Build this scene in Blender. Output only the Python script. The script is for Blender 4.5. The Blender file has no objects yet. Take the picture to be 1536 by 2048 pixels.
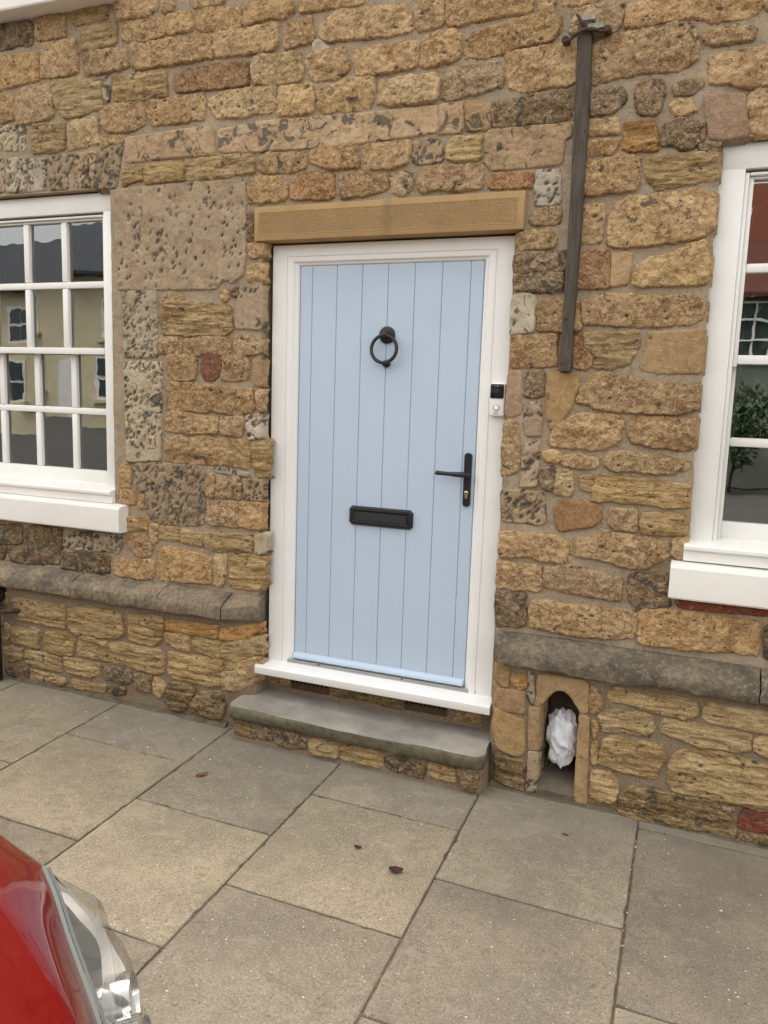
import bpy, bmesh, math, random
import numpy as np
from mathutils import Vector, Matrix, noise as mnoise

SC = bpy.context.scene
COL = SC.collection
R = math.radians

# ------------------------------------------------------------------ camera
cam_data = bpy.data.cameras.new('camera')
cam = bpy.data.objects.new('camera', cam_data); COL.objects.link(cam)
cam_data.sensor_fit = 'VERTICAL'; cam_data.sensor_height = 24.0
cam_data.lens = 24.0 * 1620.0 / 2048.0
cam_data.clip_start = 0.05; cam_data.clip_end = 2000
_r = [[0.92580695, 0.37663698, 0.0320324], [0.08353371, -0.12121131, -0.98910563], [-0.36865107, 0.91839665, -0.14368016]]
cam.matrix_world = Matrix(((_r[0][0], -_r[1][0], -_r[2][0], 1.77743),
                           (_r[0][1], -_r[1][1], -_r[2][1], -3.03710),
                           (_r[0][2], -_r[1][2], -_r[2][2], 1.21047), (0, 0, 0, 1)))
SC.camera = cam

# ------------------------------------------------------------------ sky, sun, exposure (bright overcast day)
SUN_EL, SUN_AZ = R(70), R(-40)          # azimuth: direction the light comes from, clockwise from +Y
world = bpy.data.worlds.new('World'); SC.world = world; world.use_nodes = True
wn = world.node_tree.nodes; wl = world.node_tree.links; wn.clear()
w_sky = wn.new('ShaderNodeTexSky'); w_sky.sky_type = 'NISHITA'; w_sky.sun_disc = False
w_sky.sun_elevation = SUN_EL; w_sky.sun_rotation = SUN_AZ
w_sky.air_density = 1.0; w_sky.dust_density = 4.0; w_sky.ozone_density = 1.0
w_hsv = wn.new('ShaderNodeHueSaturation'); w_hsv.inputs['Saturation'].default_value = 0.12
w_tint = wn.new('ShaderNodeMix'); w_tint.data_type = 'RGBA'; w_tint.blend_type = 'MULTIPLY'; w_tint.inputs[0].default_value = 1.0
w_tint.inputs[7].default_value = (1.0, 0.985, 0.955, 1)
w_bg = wn.new('ShaderNodeBackground'); w_bg.inputs['Strength'].default_value = 0.15
w_out = wn.new('ShaderNodeOutputWorld')
wl.new(w_sky.outputs[0], w_hsv.inputs['Color']); wl.new(w_hsv.outputs[0], w_tint.inputs[6])
wl.new(w_tint.outputs[2], w_bg.inputs[0]); wl.new(w_bg.outputs[0], w_out.inputs[0])
sun_data = bpy.data.lights.new('sun', 'SUN'); sun_data.energy = 1.0; sun_data.angle = R(30); sun_data.color = (1.0, 0.97, 0.93)
sun = bpy.data.objects.new('sun', sun_data); COL.objects.link(sun)
_d = Vector((math.sin(SUN_AZ) * math.cos(SUN_EL), math.cos(SUN_AZ) * math.cos(SUN_EL), math.sin(SUN_EL)))
sun.rotation_euler = _d.to_track_quat('Z', 'Y').to_euler(); sun.location = (0, -6, 12)
SC.view_settings.view_transform = 'Standard'; SC.view_settings.look = 'None'
SC.view_settings.gamma = 1.0; SC.view_settings.exposure = 1.95; SC.view_settings.use_curve_mapping = False
SC.render.engine = 'CYCLES'
SC.cycles.max_bounces = 8; SC.cycles.transparent_max_bounces = 12
random.seed(7)

# ------------------------------------------------------------------ numpy noise
def _hash(ix, iy, seed):
    h = (ix.astype(np.int64) * 374761393 + iy.astype(np.int64) * 668265263 + seed * 2147483 + 1013904223) & 0xffffffff
    h = ((h ^ (h >> 13)) * 1274126177) & 0xffffffff
    h = ((h ^ (h >> 16)) * 2246822519) & 0xffffffff
    return ((h ^ (h >> 15)) & 0xffffff) / float(0xffffff)
def vnoise(x, y, seed=0):
    ix = np.floor(x); iy = np.floor(y); fx = x - ix; fy = y - iy
    fx = fx * fx * fx * (fx * (fx * 6 - 15) + 10); fy = fy * fy * fy * (fy * (fy * 6 - 15) + 10)
    a = _hash(ix, iy, seed); b = _hash(ix + 1, iy, seed); c = _hash(ix, iy + 1, seed); d = _hash(ix + 1, iy + 1, seed)
    return (a + (b - a) * fx + (c - a) * fy + (a - b - c + d) * fx * fy) * 2 - 1
def fbm(x, y, seed=0, octv=4, gain=0.5):
    s = np.zeros_like(x); a = 1.0; t = 0
    for o in range(octv):
        s += a * vnoise(x * 2 ** o + o * 17.3, y * 2 ** o - o * 9.1, seed + o * 31); t += a; a *= gain
    return s / t
def ridged(x, y, seed=0, octv=3):
    s = np.zeros_like(x); a = 1.0; t = 0
    for o in range(octv):
        s += a * (1 - np.abs(vnoise(x * 2 ** o + o * 7.7, y * 2 ** o + o * 3.3, seed + o * 57))); t += a; a *= 0.5
    return s / t

# ------------------------------------------------------------------ object helpers
WLOC = {}
def put(o, parent=None):
    COL.objects.link(o)
    loc = Vector(o.location); WLOC[o.name] = loc
    if parent is not None:
        o.parent = parent; o.location = loc - WLOC[parent.name]
    return o
def tag(o, label=None, cat=None, group=None, kind=None):
    if label: o['label'] = label
    if cat: o['category'] = cat
    if group: o['group'] = group
    if kind: o['kind'] = kind
    return o
def empty(name, loc=(0, 0, 0), parent=None):
    o = bpy.data.objects.new(name, None); o.empty_display_size = 0.05; o.location = loc
    return put(o, parent)
def from_np(name, verts, faces, mat, parent=None, smooth=True, origin=None, attr=None, color=None):
    verts = np.asarray(verts, dtype=np.float64)
    c = verts.mean(axis=0) if origin is None else np.array(origin, float)
    me = bpy.data.meshes.new(name)
    me.from_pydata((verts - c).tolist(), [], faces.tolist() if hasattr(faces, 'tolist') else faces)
    if smooth: me.polygons.foreach_set('use_smooth', [True] * len(me.polygons))
    if attr:
        for k, v in attr.items():
            a = me.attributes.new(k, 'FLOAT', 'POINT'); a.data.foreach_set('value', np.asarray(v, dtype=np.float32))
    if mat is not None: me.materials.append(mat)
    o = bpy.data.objects.new(name, me); o.location = c.tolist()
    if color is not None: o.color = color
    return put(o, parent)
def from_bm(name, bm, mat, parent=None, smooth=False, angle=None):
    me = bpy.data.meshes.new(name)
    bm.normal_update()
    if bm.verts:
        c = sum((v.co for v in bm.verts), Vector()) / len(bm.verts)
        bmesh.ops.translate(bm, verts=bm.verts, vec=-c)
    else: c = Vector()
    if smooth:
        for f in bm.faces: f.smooth = True
        if angle:
            for e in bm.edges:
                if len(e.link_faces) == 2 and e.calc_face_angle(0) > R(angle): e.smooth = False
    bm.to_mesh(me); bm.free()
    if mat is not None: me.materials.append(mat)
    o = bpy.data.objects.new(name, me); o.location = c
    return put(o, parent)
def bm_box(bm, x0, x1, y0, y1, z0, z1, bev=0.0, seg=1):
    vs = [bm.verts.new((x, y, z)) for x in (x0, x1) for y in (y0, y1) for z in (z0, z1)]
    fs = [(0, 1, 3, 2), (4, 6, 7, 5), (0, 4, 5, 1), (2, 3, 7, 6), (0, 2, 6, 4), (1, 5, 7, 3)]
    ff = [bm.faces.new([vs[i] for i in f]) for f in fs]
    if bev > 0:
        es = list({e for f in ff for e in f.edges})
        bmesh.ops.bevel(bm, geom=es, offset=bev, segments=seg, affect='EDGES', profile=0.5)
def box(name, x0, x1, y0, y1, z0, z1, mat, parent=None, bev=0.002, seg=2):
    bm = bmesh.new(); bm_box(bm, min(x0, x1), max(x0, x1), min(y0, y1), max(y0, y1), min(z0, z1), max(z0, z1), bev, seg)
    return from_bm(name, bm, mat, parent, True, 40)
def extrude_profile(name, prof, x0, x1, mat, parent=None, nx=1, jit=0.0, seed=0, smooth=True, angle=35, closed=True, zfun=None):
    """profile of (y, z) swept along x"""
    n = len(prof); xs = np.linspace(x0, x1, nx + 1); V = []; F = []
    for i, x in enumerate(xs):
        for j, (y, z) in enumerate(prof):
            jx = jy = jz = 0
            if jit:
                q = mnoise.noise_vector(Vector((x * 9 + seed, j * 0.6, seed * 1.7))); w = mnoise.noise_vector(Vector((x * 40 + seed, j * 1.9, seed)))
                jy = jit * (q.x + 0.4 * w.x); jz = jit * (q.z + 0.4 * w.z)
                if i in (0, nx): jx = jit * 2.0 * w.y
            V.append((x + jx, y + jy, z + jz + (zfun(x) if zfun else 0)))
    m = n if closed else n - 1
    for i in range(nx):
        for j in range(m):
            k = (j + 1) % n
            F.append((i * n + j, i * n + k, (i + 1) * n + k, (i + 1) * n + j))
    if closed:
        F.append(tuple(range(n))); F.append(tuple(nx * n + j for j in reversed(range(n))))
    bm = bmesh.new(); vs = [bm.verts.new(v) for v in V]
    for f in F: bm.faces.new([vs[i] for i in f])
    bmesh.ops.recalc_face_normals(bm, faces=bm.faces)
    return from_bm(name, bm, mat, parent, smooth, angle)
def tube(bm, pts, rad, seg=10, cap=True):
    pts = [Vector(p) for p in pts]; rings = []
    rads = rad if isinstance(rad, (list, tuple)) else [rad] * len(pts)
    up = None
    for i, p in enumerate(pts):
        t = (pts[min(i + 1, len(pts) - 1)] - pts[max(i - 1, 0)]).normalized()
        if up is None:
            a = Vector((0, 0, 1)) if abs(t.z) < 0.9 else Vector((1, 0, 0)); up = t.cross(a).normalized()
        up = (up - t * up.dot(t)).normalized(); b = t.cross(up)
        rings.append([bm.verts.new(p + (up * math.cos(k * 2 * math.pi / seg) + b * math.sin(k * 2 * math.pi / seg)) * rads[i]) for k in range(seg)])
    for i in range(len(rings) - 1):
        for k in range(seg):
            bm.faces.new((rings[i][k], rings[i][(k + 1) % seg], rings[i + 1][(k + 1) % seg], rings[i + 1][k]))
    if cap:
        bm.faces.new(list(reversed(rings[0]))); bm.faces.new(rings[-1])
def lathe(bm, prof, center, axis='Y', seg=24, capped=True):
    """profile of (radius, offset along axis)"""
    c = Vector(center); rings = []
    for r, a in prof:
        ring = []
        for k in range(seg):
            t = k * 2 * math.pi / seg; u, v = r * math.cos(t), r * math.sin(t)
            ring.append(bm.verts.new(c + (Vector((u, a, v)) if axis == 'Y' else Vector((u, v, a)) if axis == 'Z' else Vector((a, u, v)))))
        rings.append(ring)
    for i in range(len(rings) - 1):
        for k in range(seg):
            bm.faces.new((rings[i][k], rings[i][(k + 1) % seg], rings[i + 1][(k + 1) % seg], rings[i + 1][k]))
    if capped:
        bm.faces.new(list(reversed(rings[0]))); bm.faces.new(rings[-1])
    bmesh.ops.recalc_face_normals(bm, faces=bm.faces)

# ------------------------------------------------------------------ materials
def s2l(r, g, b):
    f = lambda c: (c / 255 / 12.92) if c / 255 <= 0.04045 else ((c / 255 + 0.055) / 1.055) ** 2.4
    return (f(r), f(g), f(b), 1)
class NT:
    def __init__(s, name):
        s.m = bpy.data.materials.new(name); s.m.use_nodes = True; s.t = s.m.node_tree; s.t.nodes.clear()
        s.out = s.n('ShaderNodeOutputMaterial'); s.b = s.n('ShaderNodeBsdfPrincipled'); s.l(s.b.outputs[0], s.out.inputs[0])
    def n(s, t, **k):
        x = s.t.nodes.new(t)
        for a, v in k.items(): setattr(x, a, v)
        return x
    def l(s, a, b): s.t.links.new(a, b)
    def val(s, sock, v):
        if hasattr(v, 'is_linked') or hasattr(v, 'links'): s.l(v, sock)
        else: sock.default_value = v
    def pos(s, scale=(1, 1, 1), offs=None):
        g = s.n('ShaderNodeNewGeometry').outputs['Position']
        if offs is not None:
            a = s.n('ShaderNodeVectorMath', operation='ADD'); s.l(g, a.inputs[0]); s.l(offs, a.inputs[1]); g = a.outputs[0]
        m = s.n('ShaderNodeVectorMath', operation='MULTIPLY'); s.l(g, m.inputs[0]); m.inputs[1].default_value = scale
        return m.outputs[0]
    def noise(s, vec, scale, detail=4, rough=0.55, dist=0.0):
        x = s.n('ShaderNodeTexNoise'); s.l(vec, x.inputs['Vector']); x.inputs['Scale'].default_value = scale
        x.inputs['Detail'].default_value = detail; x.inputs['Roughness'].default_value = rough; x.inputs['Distortion'].default_value = dist
        return x.outputs[0]
    def vor(s, vec, scale, feature='F1', rnd=1.0):
        x = s.n('ShaderNodeTexVoronoi', feature=feature); s.l(vec, x.inputs['Vector']); x.inputs['Scale'].default_value = scale
        x.inputs['Randomness'].default_value = rnd
        return x.outputs['Distance']
    def mr(s, v, a, b, c=0.0, d=1.0):
        x = s.n('ShaderNodeMapRange'); x.clamp = True; s.val(x.inputs[0], v); s.val(x.inputs[1], a); s.val(x.inputs[2], b)
        s.val(x.inputs[3], c); s.val(x.inputs[4], d); return x.outputs[0]
    def math(s, op, a, b=0.0):
        x = s.n('ShaderNodeMath', operation=op); s.val(x.inputs[0], a); s.val(x.inputs[1], b); return x.outputs[0]
    def mix(s, f, a, b, mode='MIX'):
        x = s.n('ShaderNodeMix', data_type='RGBA', blend_type=mode); s.val(x.inputs[0], f); s.val(x.inputs[6], a); s.val(x.inputs[7], b)
        return x.outputs[2]
    def bump(s, h, strength=0.5, dist=0.002, nrm=None):
        x = s.n('ShaderNodeBump'); s.l(h, x.inputs['Height']); x.inputs['Strength'].default_value = strength; x.inputs['Distance'].default_value = dist
        if nrm is not None: s.l(nrm, x.inputs['Normal'])
        return x.outputs[0]
    def fin(s, col=None, rough=None, nrm=None, **k):
        if col is not None: s.val(s.b.inputs['Base Color'], col)
        if rough is not None: s.val(s.b.inputs['Roughness'], rough)
        if nrm is not None: s.l(nrm, s.b.inputs['Normal'])
        for a, v in k.items(): s.b.inputs[a.replace('_', ' ')].default_value = v
        return s.m

def stone_material(name, strata=False, holes=True, amp=1.0):
    t = NT(name); oi = t.n('ShaderNodeObjectInfo')
    off = t.n('ShaderNodeVectorMath', operation='SCALE'); off.inputs[0].default_value = (13.0, 7.0, 19.0); t.l(oi.outputs['Random'], off.inputs['Scale'])
    st = (0.16, 1, 1) if strata else (0.8, 1, 1)
    v = t.pos(st, off.outputs[0]); v1 = t.pos((1, 1, 1), off.outputs[0])
    base = oi.outputs['Color']; soot = oi.outputs['Alpha']
    n1 = t.noise(v1, 8, 4, 0.6); n2 = t.noise(v, 62, 8, 0.74, 0.9); n3 = t.noise(v1, 210, 4, 0.7); n4 = t.noise(v, 20, 6, 0.66, 0.8)
    c = t.mix(t.mr(n1, 0.36, 0.64), t.mix(1.0, base, (0.84, 0.82, 0.80, 1), 'MULTIPLY'), t.mix(1.0, base, (1.10, 1.10, 1.10, 1), 'MULTIPLY'))
    c = t.mix(t.mr(n4, 0.51, 0.585, 0, 0.85 * amp), c, t.mix(1.0, base, (0.68, 0.58, 0.49, 1), 'MULTIPLY'))
    c = t.mix(t.mr(n4, 0.485, 0.41, 0, 0.8 * amp), c, t.mix(1.0, base, (1.28, 1.28, 1.24, 1), 'MULTIPLY'))
    c = t.mix(t.mr(n2, 0.515, 0.60, 0, 0.8 * amp), c, t.mix(0.45, t.mix(1.0, base, (1.42, 1.42, 1.40, 1), 'MULTIPLY'), (0.66, 0.51, 0.33, 1)))
    c = t.mix(t.mr(n2, 0.465, 0.385, 0, 0.85 * amp), c, t.mix(1.0, base, (0.46, 0.39, 0.32, 1), 'MULTIPLY'))
    c = t.mix(t.mr(n3, 0.55, 0.63, 0, 0.55 * amp), c, (0.66, 0.53, 0.37, 1)); c = t.mix(t.mr(n3, 0.45, 0.37, 0, 0.6 * amp), c, t.mix(1.0, base, (0.40, 0.34, 0.28, 1), 'MULTIPLY'))
    # black crust in patches, amount set per stone
    n5 = t.noise(v1, 17, 6, 0.6, 1.0)
    lo = t.math('SUBTRACT', 0.665, t.math('MULTIPLY', soot, 0.225))
    crust = t.mr(n5, lo, t.math('ADD', lo, 0.035), 0.0, 0.8)
    c = t.mix(crust, c, (0.085, 0.075, 0.062, 1))
    pit = t.n('ShaderNodeAttribute', attribute_name='pit').outputs['Fac']
    pc = t.math('MULTIPLY', t.mr(pit, 0.25, 0.75), t.mr(t.noise(v1, 11, 3), 0.38, 0.52, 0.45, 0.9))
    c = t.mix(pc, c, (0.075, 0.064, 0.05, 1))
    hgt = t.math('ADD', t.math('MULTIPLY', n2, 1.0), t.math('MULTIPLY', n3, 0.28))
    if holes:
        vo = t.vor(t.pos((0.6, 1, 1), off.outputs[0]), 85); hm = t.math('MULTIPLY', t.mr(vo, 0.30, 0.16), t.mr(t.noise(v1, 18, 3), 0.55, 0.64))
        hgt = t.math('SUBTRACT', hgt, t.math('MULTIPLY', hm, 0.9)); c = t.mix(t.math('MULTIPLY', hm, 0.5), c, (0.07, 0.05, 0.03, 1))
    return t.fin(c, 0.92, t.bump(hgt, 1.0, 0.011 if amp == 1.0 else 0.005), Specular_IOR_Level=0.15)
M = {}
M['rock'] = stone_material('rubble_stone'); M['strata'] = stone_material('bedded_stone', True); M['smooth'] = stone_material('dressed_stone', False, False, 0.42)

def mat_mortar(name, k):
    t = NT(name); v = t.pos()
    n1 = t.noise(v, 5, 5, 0.6); n2 = t.noise(v, 160, 4, 0.65); n3 = t.noise(v, 30, 5, 0.6)
    c = t.mix(t.mr(n1, 0.35, 0.68), s2l(152, 136, 114), s2l(172, 155, 131))
    c = t.mix(t.mr(n3, 0.53, 0.63, 0, 0.5), c, s2l(132, 115, 97))
    if k: c = t.mix(t.mr(n1, 0.25, 0.6, 0.55, 0.9), c, s2l(128, 111, 92))
    c = t.mix(t.mr(n2, 0.55, 0.64, 0, 0.5), c, s2l(186, 167, 140)); c = t.mix(t.mr(n2, 0.45, 0.36, 0, 0.5), c, s2l(100, 84, 66))
    return t.fin(c, 0.95, t.bump(t.math('ADD', t.math('MULTIPLY', n2, 0.5), n3), 0.8, 0.006), Specular_IOR_Level=0.1)
M['mortar'] = mat_mortar('lime_mortar', 0); M['mortar_low'] = mat_mortar('damp_mortar', 1)

def mat_coping():
    t = NT('weathered_coping'); v = t.pos()
    n1 = t.noise(v, 7, 6, 0.65); n2 = t.noise(v, 55, 6, 0.7); n3 = t.noise(v, 190, 3)
    oi = t.n('ShaderNodeObjectInfo')
    c = t.mix(t.mr(n1, 0.38, 0.62), s2l(92, 86, 77), s2l(132, 121, 104)); c = t.mix(1.0, c, oi.outputs['Color'], 'MULTIPLY')
    c = t.mix(t.mr(n2, 0.51, 0.60, 0, 0.6), c, s2l(82, 77, 68)); c = t.mix(t.mr(n2, 0.46, 0.37, 0, 0.4), c, s2l(160, 148, 128))
    c = t.mix(t.mr(n3, 0.63, 0.70, 0, 0.5), c, s2l(190, 182, 166))
    return t.fin(c, 0.93, t.bump(t.math('ADD', n2, t.math('MULTIPLY', n3, 0.5)), 0.8, 0.006), Specular_IOR_Level=0.15)
M['coping'] = mat_coping()

def mat_step():
    t = NT('step_stone'); v = t.pos()
    n1 = t.noise(v, 5, 6, 0.6); n2 = t.noise(v, 40, 6, 0.7); n3 = t.noise(v, 220, 3)
    c = t.mix(t.mr(n1, 0.38, 0.62), s2l(130, 125, 116), s2l(160, 154, 144)); c = t.mix(t.mr(n2, 0.53, 0.62, 0, 0.4), c, s2l(116, 109, 97))
    c = t.mix(t.mr(n3, 0.61, 0.68, 0, 0.6), c, s2l(200, 194, 182))
    return t.fin(c, 0.9, t.bump(t.math('ADD', n2, t.math('MULTIPLY', n3, 0.4)), 0.6, 0.004), Specular_IOR_Level=0.2)
M['step'] = mat_step()


def mat_lintel(tooled):
    t = NT('tooled_sandstone' if tooled else 'sawn_sandstone'); v = t.pos()
    n1 = t.noise(v, 6, 5, 0.6); n3 = t.noise(v, 260, 3)
    c = t.mix(t.mr(n1, 0.3, 0.7), s2l(160, 131, 91), s2l(178, 148, 106)); c = t.mix(t.mr(n3, 0.55, 0.75, 0, 0.35), c, s2l(150, 112, 66))
    sep = t.n('ShaderNodeSeparateXYZ'); t.l(v, sep.inputs[0])
    # one grey stain left of the middle, with a shape of its own
    sx = t.math('ABSOLUTE', t.math('SUBTRACT', t.math('ADD', sep.outputs[0], t.math('MULTIPLY', t.noise(v, 30, 4), 0.04)), 0.56))
    c = t.mix(t.math('MULTIPLY', t.mr(sx, 0.030, 0.006), 0.30), c, s2l(112, 98, 76))
    h = t.math('MULTIPLY', n3, 0.25)
    if tooled:
        # fine comb tooling: short upright strokes set close together
        st = t.noise(t.pos((1.0, 1.0, 0.22)), 330, 3, 0.6); tk = t.noise(t.pos((0.35, 1.0, 1.0)), 240, 2, 0.5)
        tool = t.math('MULTIPLY', t.mr(st, 0.40, 0.60), t.mr(tk, 0.38, 0.58, 0.35, 1.0)); h = t.math('ADD', h, tool)
        c = t.mix(t.math('MULTIPLY', t.mr(tool, 0.5, 0.0), 0.22), c, s2l(128, 98, 60))
    return t.fin(c, 0.9, t.bump(h, 0.9, 0.003), Specular_IOR_Level=0.2)
M['lintel'] = mat_lintel(False); M['lintel_tool'] = mat_lintel(True)

def mat_paint(name, rgb, rough=0.4, dirt=0.06, grain=0.15, gscale=(8, 8, 8)):
    t = NT(name); v = t.pos(); n1 = t.noise(v, 3.5, 5, 0.6); n2 = t.noise(t.pos(gscale), 30, 4, 0.6); col = s2l(*rgb)
    dk = tuple(x * (1 - dirt * 2.2) for x in col[:2]) + (col[2] * (1 - dirt * 3.0), 1)
    c = t.mix(t.mr(n1, 0.42, 0.72), col, dk)
    return t.fin(c, t.mr(n1, 0.3, 0.7, rough * 0.85, rough * 1.15), t.bump(n2, grain, 0.0012))
M['upvc'] = mat_paint('white_upvc', (238, 236, 231), 0.34, 0.02, 0.05)
M['gloss'] = mat_paint('white_gloss_paint', (238, 236, 230), 0.36, 0.03, 0.35, (3, 3, 3))
M['sillpaint'] = mat_paint('white_masonry_paint', (236, 232, 224), 0.62, 0.035, 0.6, (1.2, 1.2, 1.2))
M['door'] = mat_paint('pale_blue_door', (186, 201, 217), 0.44, 0.018, 0.5, (9, 9, .8))
M['black'] = mat_paint('black_ironwork', (27, 28, 31), 0.42, 0.1, 0.25)
M['flap'] = mat_paint('dark_flap', (46, 48, 51), 0.45, 0.05, 0.1)
M['alu'] = NT('aluminium').fin(s2l(196, 197, 197), 0.35, Metallic=0.75)
M['brass'] = NT('lock_brass').fin(s2l(206, 190, 148), 0.3, Metallic=0.9)
M['chrome'] = NT('chrome').fin(s2l(215, 215, 213), 0.10, Metallic=0.9)
M['dark'] = NT('dark_void').fin((0.012, 0.010, 0.008, 1), 0.95)
M['seal'] = NT('black_seal').fin((0.02, 0.02, 0.022, 1), 0.6)
M['bellglass'] = NT('doorbell_glass').fin((0.008, 0.008, 0.010, 1), 0.08)
M['grey_plastic'] = NT('grey_ring').fin(s2l(128, 128, 128), 0.4)
M['bell'] = NT('doorbell_shell').fin(s2l(236, 234, 230), 0.38)
def mat_glass(name, ior, wav=0.0, tint=(0.86, 0.88, 0.86, 1), cap=1.0):
    t = NT(name); t.t.nodes.remove(t.b)
    tr = t.n('ShaderNodeBsdfTransparent'); tr.inputs[0].default_value = tint
    gl = t.n('ShaderNodeBsdfGlossy'); gl.inputs['Roughness'].default_value = 0.0; fr = t.n('ShaderNodeFresnel'); fr.inputs['IOR'].default_value = ior
    if wav:
        nr = t.bump(t.noise(t.pos(), 7.0, 2, 0.4), wav, 0.01); t.l(nr, gl.inputs['Normal'])
    mx = t.n('ShaderNodeMixShader'); t.l(t.math('MINIMUM', fr.outputs[0], cap), mx.inputs[0]); t.l(tr.outputs[0], mx.inputs[1]); t.l(gl.outputs[0], mx.inputs[2]); t.l(mx.outputs[0], t.out.inputs[0])
    return t.m
M['glass'] = mat_glass('window_glass', 2.9, 0.03); M['lens'] = mat_glass('headlight_lens', 1.45, 0, (.97, .97, .965, 1), 0.28)

def mat_wood():
    t = NT('weathered_timber'); v = t.pos((14, 14, 0.9)); n1 = t.noise(v, 9, 6, 0.65, 0.5); n2 = t.noise(t.pos((40, 40, 1.5)), 14, 4); n3 = t.noise(t.pos(), 4, 4)
    c = t.mix(t.mr(n1, 0.32, 0.68), s2l(58, 51, 43), s2l(92, 82, 69)); c = t.mix(t.mr(n2, 0.55, 0.75, 0, 0.6), c, s2l(66, 57, 47)); c = t.mix(t.mr(n3, 0.5, 0.75, 0, 0.5), c, s2l(108, 98, 86))
    kn = t.vor(t.pos((1.0, 1.0, 0.55)), 38); c = t.mix(t.math('MULTIPLY', t.mr(kn, 0.14, 0.08), t.mr(n3, 0.45, 0.55)), c, (0.02, 0.016, 0.012, 1))
    return t.fin(c, 0.85, t.bump(t.math('ADD', n1, n2), 0.7, 0.002))
M['wood'] = mat_wood()
def mat_rust():
    t = NT('rusty_iron'); n = t.noise(t.pos(), 60, 5); return t.fin(t.mix(t.mr(n, 0.35, 0.65), s2l(44, 34, 28), s2l(92, 62, 44)), 0.8, t.bump(n, 0.6, 0.002))
M['rust'] = mat_rust()
def mat_lead():
    t = NT('lichened_lead'); n = t.noise(t.pos(), 70, 5); return t.fin(t.mix(t.mr(n, 0.4, 0.6), s2l(140, 138, 116), s2l(166, 168, 160)), 0.7, t.bump(n, 0.5, 0.002))
M['lead'] = mat_lead()
def mat_slab():
    t = NT('paving_stone'); oi = t.n('ShaderNodeObjectInfo')
    off = t.n('ShaderNodeVectorMath', operation='SCALE'); off.inputs[0].default_value = (5.0, 9.0, 3.0); t.l(oi.outputs['Random'], off.inputs['Scale'])
    v = t.pos((1, 1, 1), off.outputs[0]); base = oi.outputs['Color']
    n1 = t.noise(v, 3.0, 5, 0.6); n2 = t.noise(v, 24, 6, 0.7); n3 = t.noise(v, 150, 4, 0.7); n4 = t.noise(t.pos(), 1.1, 4, 0.6)
    c = t.mix(t.mr(n1, 0.38, 0.62), t.mix(1.0, base, (0.80, 0.80, 0.82, 1), 'MULTIPLY'), t.mix(1.0, base, (1.10, 1.09, 1.06, 1), 'MULTIPLY'))
    c = t.mix(t.mr(n2, 0.51, 0.61, 0, 0.5), c, t.mix(1.0, base, (0.70, 0.68, 0.66, 1), 'MULTIPLY'))
    c = t.mix(t.mr(n2, 0.46, 0.37, 0, 0.5), c, t.mix(1.0, base, (1.3, 1.28, 1.2, 1), 'MULTIPLY'))
    c = t.mix(t.mr(n3, 0.52, 0.60, 0, 0.7), c, t.mix(1.0, base, (0.60, 0.58, 0.55, 1), 'MULTIPLY'))
    c = t.mix(t.mr(n3, 0.46, 0.38, 0, 0.65), c, t.mix(1.0, base, (1.4, 1.38, 1.3, 1), 'MULTIPLY'))
    # dirty band along the foot of the wall
    sep = t.n('ShaderNodeSeparateXYZ'); t.l(t.pos(), sep.inputs[0]); yy = t.math('ADD', sep.outputs[1], t.math('MULTIPLY', t.math('SUBTRACT', n4, 0.5), 0.5))
    c = t.mix(t.math('MULTIPLY', t.mr(yy, -0.50, -0.16), 0.55), c, s2l(124, 118, 106))
    sm = t.noise(t.pos((1, 1, 1), off.outputs[0]), 5.5, 6, 0.66, 1.4); c = t.mix(t.mr(sm, 0.54, 0.64, 0, 0.42), c, t.mix(1.0, base, (0.62, 0.61, 0.60, 1), 'MULTIPLY')); c = t.mix(t.mr(sm, 0.44, 0.36, 0, 0.30), c, t.mix(1.0, base, (1.28, 1.27, 1.24, 1), 'MULTIPLY'))
    # pale grit and dark pores
    vo = t.vor(v, 95); g1 = t.math('MULTIPLY', t.mr(vo, 0.17, 0.10), t.mr(t.noise(v, 60, 2), 0.57, 0.62)); c = t.mix(t.math('MULTIPLY', g1, 0.9), c, s2l(214, 206, 190))
    vd = t.vor(t.pos((1.3, 1, 1), off.outputs[0]), 70); g2 = t.math('MULTIPLY', t.mr(vd, 0.26, 0.14), t.mr(t.noise(v, 35, 2), 0.52, 0.60)); c = t.mix(t.math('MULTIPLY', g2, 0.6), c, s2l(78, 68, 58))
    h = t.math('SUBTRACT', t.math('ADD', t.math('MULTIPLY', n2, 0.6), t.math('MULTIPLY', n3, 0.6)), t.math('MULTIPLY', g2, 0.8))
    return t.fin(c, t.mr(n1, 0.3, 0.7, 0.72, 0.9), t.bump(h, 0.7, 0.004), Specular_IOR_Level=0.25)
M['slab'] = mat_slab()
def mat_simple(name, a, b, scale, rough=0.9, bump=0.5, dist=0.004, spec=0.3):
    t = NT(name); v = t.pos(); n = t.noise(v, scale, 6, 0.65); n2 = t.noise(v, scale * 8, 3)
    return t.fin(t.mix(t.mr(t.math('ADD', t.math('MULTIPLY', n, 0.7), t.math('MULTIPLY', n2, 0.3)), 0.36, 0.64), s2l(*a), s2l(*b)), rough, t.bump(t.math('ADD', n, n2), bump, dist), Specular_IOR_Level=spec)
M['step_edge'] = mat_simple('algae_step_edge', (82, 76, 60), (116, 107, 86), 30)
M['joint'] = mat_simple('joint_grit', (72, 62, 50), (112, 98, 80), 40)
M['asphalt'] = mat_simple('asphalt', (66, 64, 62), (92, 90, 86), 60)
M['kerb'] = mat_simple('kerb_granite', (120, 114, 106), (150, 144, 134), 60)
M['airbrick'] = mat_simple('airbrick_clay', (74, 56, 44), (104, 82, 64), 50)
M['niche'] = mat_simple('niche_stone', (122, 112, 92), (152, 138, 112), 20)
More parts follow.
